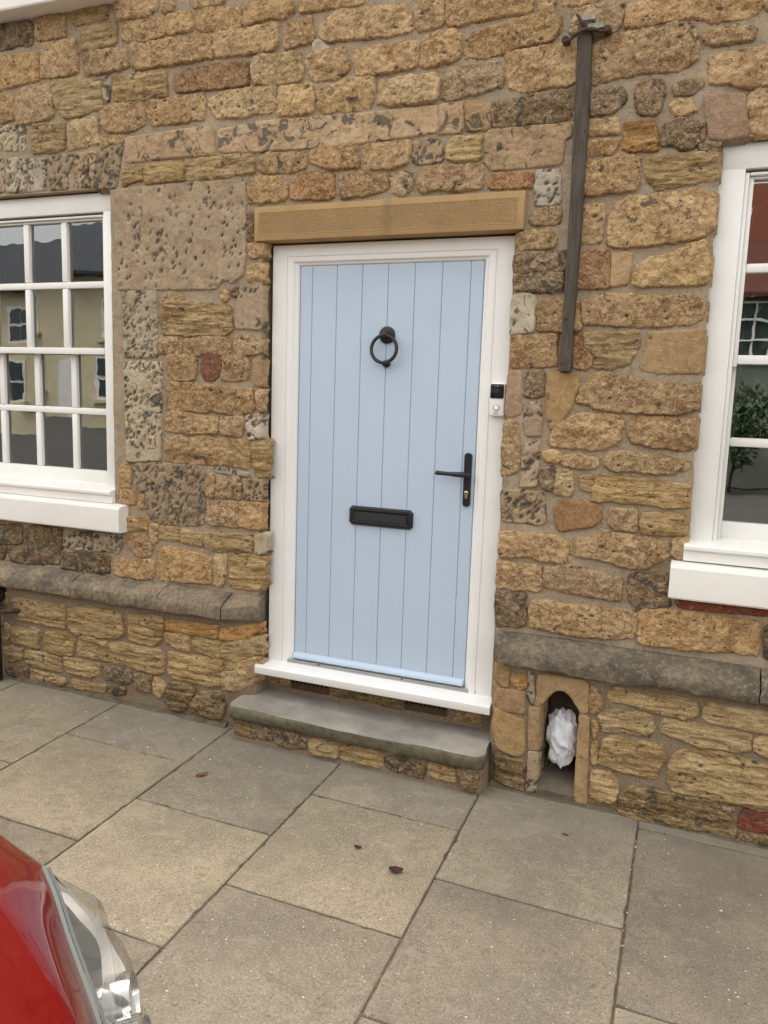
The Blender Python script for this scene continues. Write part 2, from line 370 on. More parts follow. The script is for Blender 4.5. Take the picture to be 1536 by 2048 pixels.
M['nichefloor'] = mat_simple('niche_floor', (80, 72, 62), (108, 98, 84), 18)
M['leaf_red'] = mat_simple('leaf_rust', (112, 60, 42), (138, 80, 56), 60, 0.6)
M['leaf_dark'] = mat_simple('leaf_dark', (62, 26, 24), (84, 40, 34), 60, 0.5)
M['grit'] = NT('pale_grit').fin(s2l(216, 208, 190), 0.9)
M['straw'] = NT('straw').fin(s2l(150, 128, 84), 0.9)
def mat_bag():
    t = NT('white_tissue_bag'); n = t.noise(t.pos(), 30, 3); m = t.fin(s2l(206, 206, 209), 0.5, t.bump(n, 0.4, 0.004)); t.b.inputs['Subsurface Weight'].default_value = 0.25; t.b.inputs['Subsurface Radius'].default_value = (0.01, 0.01, 0.01); return m
M['bag'] = mat_bag()
t = NT('red_car_paint'); n = t.noise(t.pos(), 900, 2); t.fin(t.mix(t.mr(n, 0.4, 0.6), s2l(84, 3, 3), s2l(94, 4, 4)), 0.45, Specular_IOR_Level=0.08, Coat_Weight=0.85, Coat_Roughness=0.03); M['car'] = t.m
M['carblack'] = NT('black_car_plastic').fin((0.02, 0.021, 0.022, 1), 0.4)
M['bezel'] = NT('headlight_bezel').fin(s2l(84, 86, 82), 0.4)
M['reflector'] = NT('headlight_reflector').fin(s2l(206, 200, 190), 0.2, Specular_IOR_Level=0.8)
M['trim'] = NT('bonnet_edge_trim').fin(s2l(84, 88, 82), 0.6, Specular_IOR_Level=0.2)
M['tyre'] = NT('tyre_rubber').fin((0.018, 0.018, 0.018, 1), 0.8)
M['carglass'] = mat_glass('car_glass', 1.6)
M['render_cream'] = mat_simple('cream_render', (206, 194, 160), (220, 209, 178), 2, 0.9, 0.1)
M['slate'] = mat_simple('dark_slate', (46, 48, 52), (66, 68, 72), 5, 0.7)
M['pantile'] = mat_simple('red_pantile', (62, 30, 22), (96, 48, 34), 9, 0.8)
M['brickfar'] = mat_simple('red_brick', (120, 66, 50), (150, 90, 68), 12)
M['winfar'] = NT('far_window_glass').fin((0.05, 0.07, 0.07, 1), 0.08)
M['room'] = mat_simple('room_wall', (176, 170, 156), (190, 184, 170), 2)
M['roomfloor'] = mat_simple('room_floor', (70, 52, 38), (84, 64, 46), 3)
M['curtain'] = mat_simple('curtain_cloth', (176, 166, 146), (198, 188, 168), 8)
M['fillet'] = mat_simple('grimy_shaded_fillet', (78, 70, 56), (112, 100, 82), 26)  # grime, with contact shade at the wall foot put into the colour
M['grey_render'] = mat_simple('grey_green_render', (112, 118, 106), (136, 140, 128), 3)
M['sofa'] = mat_simple('sofa_cloth', (112, 110, 106), (134, 132, 128), 60)
M['cushion'] = NT('black_cushion').fin((0.012, 0.012, 0.014, 1), 0.9)
M['plant'] = mat_simple('plant_leaf', (34, 54, 30), (56, 80, 44), 12, 0.6)
UPPER='''k -1461,2833 -1240,2824 -1237,2736 -1323,2735 -1466,2733
h -1212,2831 -1045,2831 -1044,2747 -1198,2745 -1217,2758
s -1004,2841 -810,2844 -807,2786 -991,2784
s -945,2749 -837,2769 -766,2765 -761,2686 -832,2674 -944,2668
h -758,2847 -709,2861 -547,2848 -548,2788 -601,2769 -742,2775 -755,2811
h -735,2761 -515,2760 -509,2681 -596,2671 -726,2687
h -521,2814 -455,2815 -459,2768 -518,2773
h -498,2756 -378,2752 -368,2688 -482,2683 -503,2693
y -372,2814 -214,2801 -217,2765 -289,2770 -365,2772
h -1468,2699 -1208,2689 -1200,2619 -1205,2580 -1346,2567 -1475,2561
h -1180,2726 -989,2725 -979,2589 -1061,2581 -1185,2584
p -947,2663 -709,2654 -700,2579 -799,2569 -935,2567
p -678,2671 -620,2665 -620,2635 -678,2642
h -668,2633 -589,2660 -476,2661 -274,2661 -271,2566 -457,2562 -666,2562
h -1476,2541 -1352,2526 -1352,2426 -1483,2404
p -1339,2544 -1252,2569 -1134,2543 -1131,2412 -1235,2399 -1346,2400
s -1122,2561 -936,2557 -856,2543 -848,2419 -940,2411 -1051,2396 -1114,2460
W -838,2555 -799,2548 -805,2447 -837,2442
s -774,2542 -503,2542 -497,2443 -613,2438 -783,2447 -778,2492
b -457,2511 -398,2535 -257,2539 -101,2529 -97,2442 -218,2440 -451,2446 -463,2481
h -845,2418 -752,2423 -623,2429 -617,2333 -712,2309 -825,2324 -852,2365
h -599,2421 -477,2428 -385,2424 -380,2328 -573,2325 -605,2385
y -375,2423 -311,2432 -309,2332 -374,2330
W -1483,2401 -1295,2387 -1295,2279 -1423,2289 -1488,2299
s -1240,2388 -1060,2375 -1063,2272 -1109,2261 -1258,2267 -1245,2337
y -1041,2370 -1000,2383 -878,2383 -866,2278 -943,2268 -1037,2264
y -855,2299 -822,2302 -823,2264 -849,2255
y -804,2295 -733,2295 -730,2270 -809,2271
d -1490,2259 -1433,2252 -1432,2102 -1498,2100
W -1413,2250 -1285,2246 -1292,2175 -1307,2098 -1412,2101
W -1269,2237 -1175,2233 -1184,2099 -1291,2097
d -1160,2240 -1015,2240 -1016,2218 -1051,2159 -1042,2096 -1157,2097
d -996,2239 -885,2242 -883,2197 -904,2093 -1015,2097 -1010,2150
d -860,2240 -741,2260 -757,2155 -780,2080 -893,2087 -872,2191
e -716,2285 -445,2292 -275,2295 -256,2183 -412,2187 -721,2185
s -725,2159 -686,2169 -637,2161 -634,2109 -737,2088
s -620,2157 -547,2170 -419,2169 -413,2089 -514,2093 -617,2092
s -403,2162 -294,2170 -291,2087 -403,2091
s -287,2167 -68,2174 -64,2102 -129,2099 -284,2086
h -346,2745 -302,2752 -137,2737 -133,2654 -182,2657 -324,2670 -353,2696
h -119,2730 -91,2748 92,2739 110,2694 52,2671 -1,2682 -121,2669
y 143,2751 411,2713 401,2682 258,2683 133,2686
h -260,2655 -72,2653 32,2657 36,2579 12,2562 -120,2561 -257,2565
h 79,2641 99,2660 185,2658 199,2569 72,2560 63,2576
h 231,2626 303,2661 391,2661 576,2649 603,2614 606,2557 496,2553 333,2562 255,2562 227,2580
y -71,2523 -47,2548 7,2539 136,2538 152,2445 144,2432 -4,2432 -64,2439 -82,2490
h 165,2511 188,2520 329,2530 353,2452 281,2422 196,2426 169,2491
h 368,2513 427,2518 631,2516 634,2430 479,2421 387,2427 372,2468
y -282,2401 -219,2425 26,2422 28,2326 -69,2330 -106,2321 -257,2332 -295,2382
y 53,2417 196,2412 204,2324 181,2307 40,2315
y 220,2385 310,2395 365,2413 458,2407 465,2346 445,2301 244,2303 224,2332
y 485,2393 565,2396 710,2394 721,2370 714,2303 579,2302 510,2304 480,2316
e -241,2279 -32,2292 296,2284 596,2282 717,2282 724,2192 520,2179 242,2175 -55,2180 -234,2189
e 729,2285 822,2285 822,2181 729,2182
e 828,2285 926,2284 924,2182 836,2182
g 934,2268 1000,2275 1117,2280 1226,2282 1276,2282 1277,2192 1109,2190 972,2189 933,2192
h -40,2149 -18,2165 173,2158 177,2106 109,2083 61,2094 -5,2086 -39,2111
h 196,2161 236,2170 394,2167 402,2087 329,2090 278,2089 237,2106 194,2119
p 425,2165 520,2167 613,2166 613,2089 523,2072 419,2079
d 629,2160 673,2169 743,2158 749,2082 645,2080 632,2088
s 769,2145 791,2159 893,2157 897,2082 789,2083 766,2094
e 913,2158 924,2175 1091,2178 1225,2171 1225,2132 1201,2121 1198,2047 1174,2040 941,2036 918,2062
h -92,2060 -61,2079 55,2071 88,2039 86,1986 -17,1979 -91,1978
b 107,2046 162,2087 299,2068 298,1984 281,1973 105,1983
h 330,2056 386,2067 524,2057 531,1999 472,1984 338,1977
p 545,2051 625,2055 632,2003 596,1972 553,1984
p 672,2057 754,2070 903,2064 909,1981 870,1979 789,1974 748,1986 670,1979 656,2011
b 932,2011 956,2026 1093,2019 1098,1969 944,1972 930,1984
W 1108,2027 1194,2023 1201,1911 1194,1906 1112,1905 1106,1969
h 624,2674 725,2664 732,2566 634,2552 622,2585
h 740,2613 748,2647 1056,2622 1061,2566 913,2568 787,2554 742,2569
h 1077,2602 1134,2598 1137,2553 1087,2554
h 1161,2598 1299,2587 1283,2563 1168,2566
h 651,2518 693,2535 773,2536 799,2518 800,2447 768,2435 657,2422 648,2446
h 824,2510 925,2532 1097,2548 1161,2527 1160,2477 1130,2455 1060,2459 991,2442 867,2430 817,2449
p 755,2403 809,2408 946,2408 963,2358 964,2327 882,2317 774,2301 734,2303 751,2362
h 975,2435 1034,2437 1176,2439 1248,2434 1251,2314 1060,2299 993,2319 979,2365
p 1205,2542 1233,2549 1376,2548 1379,2527 1368,2475 1335,2459 1248,2462 1202,2476
h 1389,2538 1489,2544 1611,2531 1800,2509 1799,2470 1774,2452 1697,2449 1650,2453 1612,2472 1560,2471 1470,2470 1386,2467 1384,2494
h 1811,2503 1853,2497 1856,2462 1822,2471
p 1264,2409 1340,2446 1438,2452 1577,2462 1610,2448 1624,2403 1622,2351 1600,2325 1548,2315 1447,2320 1280,2300 1268,2350
h 1637,2417 1659,2430 1796,2422 1799,2385 1757,2382 1683,2379 1638,2399
h 1663,2338 1721,2355 1844,2352 1867,2349 1877,2235 1774,2236 1721,2260 1670,2261
g 1291,2271 1382,2283 1403,2235 1362,2201 1287,2195 1281,2255
g 1434,2278 1462,2295 1521,2285 1528,2247 1516,2187 1457,2186 1432,2240
g 1556,2269 1576,2275 1632,2281 1650,2259 1620,2234 1562,2238
p 1552,2204 1580,2220 1617,2210 1634,2180 1567,2172
q 1656,2226 1784,2213 1803,2088 1729,2082 1684,2088 1666,2160
p 1794,2213 1825,2223 1879,2220 1891,2088 1810,2095
p 1275,2177 1385,2178 1386,2135 1278,2132
h 1278,2108 1394,2107 1383,2080 1358,2063 1278,2065
o 1408,2159 1498,2155 1513,2125 1521,2065 1406,2074 1409,2117
g 1537,2139 1585,2160 1660,2132 1668,2087 1609,2059 1584,2065 1566,2083 1533,2081
k 1653,2067 1715,2059 1712,2042 1657,2051
h 1276,2032 1398,2054 1459,2049 1468,1959 1450,1939 1278,1932 1278,1971
s 1490,2034 1536,2039 1712,2040 1719,1960 1639,1948 1527,1934 1489,1988
p 1101,1881 1124,1895 1200,1891 1200,1843 1117,1837 1095,1843
y 1048,1809 1075,1813 1171,1811 1191,1793 1190,1762 1169,1758 1057,1752
g 1045,1721 1063,1741 1228,1738 1232,1675 1159,1666 1051,1669
g 1048,1658 1227,1664 1231,1603 1136,1602 1051,1609
W 1047,1585 1093,1595 1129,1584 1131,1458 1049,1447 1045,1522
h 1139,1542 1159,1570 1290,1576 1300,1466 1225,1458 1187,1466 1147,1461
h 1055,1437 1215,1445 1224,1337 1163,1331 1056,1327 1053,1383
p 1270,1890 1320,1897 1350,1893 1360,1860 1350,1821 1351,1769 1278,1769
p 1371,1845 1400,1897 1448,1914 1567,1917 1655,1930 1716,1908 1720,1804 1695,1777 1580,1758 1508,1751 1420,1749 1377,1756 1377,1800
b 1272,1734 1330,1742 1381,1738 1390,1610 1319,1609 1275,1612
q 1397,1728 1461,1728 1454,1622 1395,1615
y 1475,1668 1517,1702 1606,1718 1651,1750 1701,1753 1719,1657 1715,1619 1509,1613 1471,1624
h 1307,1561 1372,1585 1521,1578 1678,1583 1714,1546 1718,1503 1672,1483 1509,1478 1309,1489
b 1278,1448 1304,1450 1317,1406 1351,1371 1348,1337 1323,1323 1283,1331
s 1317,1452 1503,1456 1507,1408 1479,1347 1410,1328 1358,1334 1364,1366 1327,1407
m 1536,1453 1593,1459 1714,1461 1721,1321 1585,1313 1518,1327 1534,1408
q 1050,1298 1066,1315 1094,1310 1096,1218 1097,1153 1059,1141 1044,1151 1045,1239
g 1116,1310 1175,1314 1178,1226 1149,1215 1116,1216
d 1114,1192 1174,1197 1182,1075 1124,1072 1113,1126
m 1195,1296 1213,1310 1306,1306 1302,1251 1285,1187 1251,1132 1216,1098 1195,1168 1190,1248
h 1332,1268 1356,1305 1407,1308 1458,1302 1549,1283 1714,1272 1718,1197 1641,1174 1452,1177 1364,1190 1305,1209 1318,1251
h 1262,1133 1339,1165 1458,1162 1470,1136 1464,1078 1415,1044 1332,1037 1219,1044 1222,1088
h 1497,1143 1519,1162 1714,1159 1720,1081 1704,1050 1626,1056 1505,1070 1495,1111
p 1043,1118 1088,1123 1098,1049 1100,950 1065,919 1042,923 1040,1024
d 1123,1045 1175,1053 1177,976 1174,888 1118,878 1116,973
y 1193,1016 1253,1019 1259,1003 1250,981 1206,984
p 1263,1003 1312,1012 1397,1001 1388,979 1347,965 1268,977
y 1427,1018 1457,1031 1603,1023 1712,1009 1704,988 1652,964 1533,967 1436,968 1416,991
g 1186,955 1235,961 1243,926 1234,881 1202,876 1186,911
y 1249,951 1295,954 1309,898 1304,859 1246,866
s 1336,932 1375,940 1379,881 1339,884
s 1384,930 1412,943 1575,938 1714,922 1713,849 1642,848 1464,855 1381,849 1381,887
d 1043,850 1097,866 1203,862 1217,758 1205,740 1052,743
n 1275,840 1414,835 1423,782 1388,751 1272,724 1253,761 1250,811
p 1454,822 1543,827 1546,750 1477,749 1450,768
s 1569,818 1712,823 1716,752 1565,743 1560,778
h 1052,698 1151,701 1279,697 1302,677 1303,607 1213,606 1167,618 1045,605
h 1323,690 1437,734 1525,731 1662,718 1668,671 1585,613 1533,613 1454,632 1315,639 1308,661
y 1676,730 1714,739 1718,663 1676,669
h 1044,578 1110,579 1206,579 1215,534 1209,485 1047,477
p 1223,575 1321,594 1387,582 1509,568 1509,486 1393,488 1283,502 1228,501
g 1536,585 1664,603 1667,560 1680,486 1578,467 1537,495 1536,544
r 1700,509 1760,517 2002,518 2081,516 2083,494 2004,494 1809,485 1711,487
g 1045,456 1154,464 1161,395 1158,336 1052,327
h 1181,432 1220,449 1342,442 1569,449 1577,406 1566,355 1483,340 1332,332 1249,343 1181,342
h 1584,455 1670,472 1811,467 1982,466 1990,392 1979,353 1866,348 1751,338 1588,337
k 2005,454 2087,456 2097,348 2010,345
P -785,2072 -368,2078 -108,2072 -105,1744 -117,1691 -178,1660 -217,1677 -256,1635 -765,1641 -779,1820
k -91,1947 -66,1941 -68,1832 -93,1827
h -84,1811 -15,1814 -11,1767 -77,1761
y -89,1727 -20,1731 -16,1673 -88,1661
W -747,1632 -561,1632 -561,1346 -745,1338
s -519,1612 -464,1616 -356,1576 -177,1558 -170,1460 -216,1441 -528,1440 -541,1505 -534,1578
h -233,1624 -191,1631 -187,1591 -210,1580
d -133,1638 -19,1636 -18,1557 -23,1466 -151,1469 -151,1552
k -171,1631 -142,1636 -145,1606 -168,1607
h -542,1421 -493,1432 -424,1427 -428,1365 -473,1359 -543,1364
h -410,1416 -329,1430 -177,1428 -176,1368 -235,1356 -289,1375 -343,1352 -411,1357
p -151,1444 -119,1450 -20,1412 -19,1372 -118,1357 -154,1379
h -508,1347 -411,1354 -356,1344 -356,1276 -363,1248 -467,1245 -501,1268
R -322,1333 -295,1367 -255,1367 -222,1323 -225,1273 -268,1244 -309,1246 -326,1288
h -209,1351 -137,1363 -86,1342 -85,1265 -130,1248 -222,1248 -215,1301
q -66,1337 -19,1337 -14,1234 -56,1228 -69,1271
V -745,1315 -650,1323 -536,1318 -542,1099 -547,881 -731,864 -738,1092
h -509,1222 -439,1232 -59,1211 -61,1128 -116,1107 -241,1110 -262,1124 -309,1111 -503,1112
p -49,1203 -14,1207 -13,1125 -39,1129
h -510,1089 -467,1105 -329,1090 -238,1082 -238,1023 -357,1014 -518,1015 -521,1047
p -218,1083 -116,1093 -112,1048 -128,1008 -221,1015
W -93,1099 -16,1108 -12,1014 -83,999 -96,1060
h -518,977 -426,994 -398,986 -302,1000 -234,986 -135,991 -76,983 -78,876 -234,883 -413,875 -519,883
s -60,984 -11,995 14,982 16,848 -35,836 -59,894
d -694,855 -562,869 -329,865 -305,821 -309,609 -344,594 -558,587 -609,606 -634,665 -622,721 -681,734 -699,782
h -769,832 -738,870 -720,835 -721,750 -767,743
h -774,727 -733,743 -685,716 -693,670 -776,666
W -275,863 -167,864 -81,850 -88,838 -248,845
h -295,827 -258,835 -261,731 -295,734
p -241,822 -127,830 -123,736 -247,732
d -111,825 -10,829 -8,739 -47,733 -113,742
p -288,711 -133,720 -135,610 -295,616
h -120,719 -8,722 -10,613 -59,606 -122,620
h -670,705 -640,707 -645,655 -671,656
s -739,604 -623,608 -624,553 -744,542
y -609,576 -565,580 -569,506 -588,486 -606,533
s -550,572 -442,573 -443,519 -555,520
s -434,574 -316,558 -316,504 -434,517
s -302,574 -59,580 -65,504 -219,494 -305,503
W -43,581 13,592 11,512 -45,494
h -737,502 -691,522 -609,533 -595,461 -618,428 -678,421 -749,483
k -1579,484 -1395,501 -1395,412 -1530,395 -1584,390
k -1370,490 -1293,510 -1144,518 -1139,411 -1365,402
V -1113,469 -1055,500 -773,514 -766,459 -798,418 -836,427 -993,413 -1122,423
k -1585,373 -1500,378 -1525,321 -1587,315
k -1479,373 -1357,399 -1148,394 -1158,334 -1378,310 -1477,320
k -1136,389 -852,400 -850,320 -996,310 -1146,316
h -814,385 -775,398 -595,408 -584,391 -599,327 -640,316 -815,321
h -566,467 -486,481 -274,455 -271,341 -444,327 -560,325 -570,405
y -250,469 -192,478 -202,355 -219,335 -259,334
s -165,461 -98,491 8,479 9,380 -30,338 -174,335
c 196,2553 210,2572 238,2566 267,2537 262,2519 200,2524'''
LOWER='''s -1439,125 -1318,137 -1082,138 -1081,27 -1213,28 -1400,36 -1406,89
s -1066,127 -957,148 -755,149 -729,96 -730,45 -788,21 -1025,12 -1072,55
s -694,145 -619,158 -494,156 -510,64 -554,20 -692,28
s -1542,160 -1455,160 -1471,101 -1546,98
s -1551,-12 -1454,-8 -1448,-59 -1476,-104 -1556,-109
s -1428,-15 -1282,-4 -1252,-10 -1260,-102 -1432,-90
s -1206,-10 -1057,4 -1021,-10 -1044,-99 -1135,-113 -1214,-98
s -1001,-7 -961,5 -827,-8 -829,-102 -1004,-93
s -816,-12 -735,0 -532,5 -503,-16 -497,-102 -541,-119 -821,-97
o -481,146 -210,159 -210,105 -482,99
s -489,86 -364,92 -360,22 -424,33 -489,42
s -342,89 -193,80 -189,17 -255,22 -343,33
o -186,150 -13,181 -19,142 -78,115 -190,105
s -179,76 -65,111 1,124 -18,47 -131,11 -186,21
s -464,-1 -382,-3 -179,4 -186,-110 -255,-125 -382,-121 -440,-125 -469,-92
y -175,-50 -104,-33 -4,13 -1,-34 -30,-86 -104,-120 -175,-126
s -172,-13 -18,26 -31,3 -97,-22 -172,-34
s -1481,-125 -1372,-122 -1374,-170 -1436,-194 -1488,-181
s -1338,-124 -1119,-124 -1117,-200 -1222,-201 -1341,-192
s -1098,-124 -877,-125 -878,-171 -926,-196 -1080,-191
g -857,-135 -695,-128 -684,-165 -715,-193 -855,-187
g -672,-138 -571,-124 -579,-211 -669,-208
y -552,-137 -519,-138 -490,-177 -520,-227 -557,-214
K -469,-155 -411,-132 -325,-143 -347,-203 -383,-266 -441,-276 -492,-235
K -297,-163 -185,-144 -165,-201 -178,-259 -234,-279 -354,-260 -347,-221
k -1482,-236 -1333,-225 -1344,-275 -1475,-276
s -1321,-227 -1206,-225 -1090,-239 -1099,-268 -1310,-276
s -1048,-233 -919,-231 -840,-230 -848,-258 -1033,-270
k -832,-222 -723,-217 -731,-251 -817,-259
m 1061,181 1070,189 1116,185 1125,170 1117,100 1094,100 1062,118
o 1134,150 1191,150 1191,109 1159,103 1133,123
W 1198,180 1211,180 1222,102 1226,52 1208,53 1196,86 1203,127
q 1055,105 1087,87 1183,92 1191,7 1134,4 1096,-5 1067,20
m 1072,-3 1119,-7 1189,-25 1197,-151 1175,-172 1084,-158 1060,-74
K 1082,-191 1121,-187 1199,-187 1201,-303 1151,-302 1087,-284
h 1433,147 1442,161 1469,134 1471,77 1446,52 1435,59
y 1449,24 1464,26 1466,-27 1452,-45
y 1453,-60 1466,-50 1472,-141 1458,-144
Y 1455,-176 1476,-168 1529,-168 1547,-195 1553,-263 1537,-283 1465,-276
Y 1496,146 1517,165 1649,162 1809,159 1808,112 1763,96 1673,97 1590,109 1495,113
Y 1823,135 1841,159 2032,161 2111,161 2117,89 2038,92 1833,96
Y 1472,55 1523,81 1582,75 1625,89 1658,73 1659,26 1646,5 1602,7 1483,-3
Y 1691,53 1703,77 1844,72 1984,68 1993,24 1949,10 1831,2 1693,27
Y 2001,56 2040,69 2119,75 2127,-9 2046,-1 1999,25
s 1491,-45 1515,-29 1697,-25 1710,-71 1682,-152 1614,-156 1482,-135
s 1733,-61 1773,-31 1828,-12 1928,-10 2049,-31 2129,-29 2144,-189 2064,-192 1912,-186 1752,-185 1731,-152
K 1566,-243 1608,-206 1676,-197 1899,-200 1915,-222 1949,-251 1964,-311 1922,-311 1734,-325 1571,-314
g 1918,-211 1954,-200 1959,-212 1929,-230
r 1980,-217 1995,-201 2065,-203 2144,-197 2151,-270 2072,-279 1976,-276
k 1981,-297 2073,-289 2152,-283 2154,-305 2075,-310 1976,-319'''

# ================================================================== THE HOUSE WALL
DOOR_X0, DOOR_X1, DOOR_TOP = -0.028, 1.046, 1.828
G0 = lambda x: -0.305 - 0.012 * (x - 0.25)         # pavement height along the wall
KIND = {  # colour (sRGB), soot, shape class, material
 'h': ((188, 155, 112), .10, 'rock', 'rock'), 'y': ((198, 169, 124), .08, 'rock', 'rock'), 'p': ((192, 162, 124), .18, 'rock', 'rock'),
 'b': ((163, 125, 88), .14, 'soft', 'rock'), 's': ((181, 154, 109), .14, 'strata', 'strata'), 'o': ((182, 138, 82), .10, 'strata', 'strata'),
 'Y': ((195, 169, 123), .12, 'strata', 'strata'), 'K': ((140, 116, 78), .36, 'strata', 'strata'), 'k': ((126, 106, 78), .62, 'rock', 'rock'),
 'g': ((148, 126, 99), .50, 'rock', 'rock'), 'm': ((172, 143, 103), .06, 'flat', 'smooth'), 'n': ((158, 121, 84), .06, 'flat', 'smooth'),
 'q': ((176, 147, 116), .10, 'flat', 'smooth'), 'e': ((178, 151, 117), .48, 'soft', 'smooth'), 'd': ((172, 150, 122), .42, 'pit', 'smooth'),
 'W': ((184, 172, 150), .36, 'pit', 'smooth'), 'V': ((176, 164, 140), .52, 'pit', 'smooth'), 'P': ((184, 163, 134), .05, 'peck', 'smooth'),
 'c': ((196, 188, 170), .05, 'soft', 'smooth'), 'r': ((124, 66, 50), .15, 'soft', 'smooth'), 'R': ((132, 88, 72), .15, 'soft', 'smooth')}

def round_poly(poly, r):
    out = []; n = len(poly)
    for i in range(n):
        p0, p, p1 = np.array(poly[i - 1], float), np.array(poly[i], float), np.array(poly[(i + 1) % n], float)
        a = p0 - p; b = p1 - p; la = np.linalg.norm(a); lb = np.linalg.norm(b)
        ra = min(r, la * .33); rb = min(r, lb * .33); A = p + a / la * ra; B = p + b / lb * rb
        out += [A, 0.25 * A + 0.5 * p + 0.25 * B, B]
    return np.array(out)
def sdf(P, poly):
    n = len(poly); d2 = np.full(len(P), 1e9); ins = np.zeros(len(P), bool)
    for i in range(n):
        a = poly[i]; b = poly[(i + 1) % n]; e = b - a; w = P - a
        t = np.clip((w @ e) / max(e @ e, 1e-12), 0, 1); q = w - t[:, None] * e
        d2 = np.minimum(d2, (q * q).sum(1))
        c = ((a[1] <= P[:, 1]) & (b[1] > P[:, 1])) | ((b[1] <= P[:, 1]) & (a[1] > P[:, 1]))
        if abs(e[1]) > 1e-12:
            xi = a[0] + (P[:, 1] - a[1]) / e[1] * e[0]; ins ^= c & (P[:, 0] < xi)
    return np.where(ins, 1, -1) * np.sqrt(d2)
def yplinth(x, z=None):
    """the plinth face; its ends curl back at the doorway"""
    f = np.ones_like(x)
    for e, s in ((DOOR_X0, -1), (DOOR_X1, 1)):
        dd = (x - e) * s
        f = np.where((dd > -0.05) & (dd < 0.085), np.minimum(f, np.clip(dd / 0.085, 0, 1) ** 0.5), f)
        
    f = np.where((x > DOOR_X0) & (x < DOOR_X1), 0, f)
    return -0.048 * f
yzero = lambda x, z=None: np.zeros_like(x)

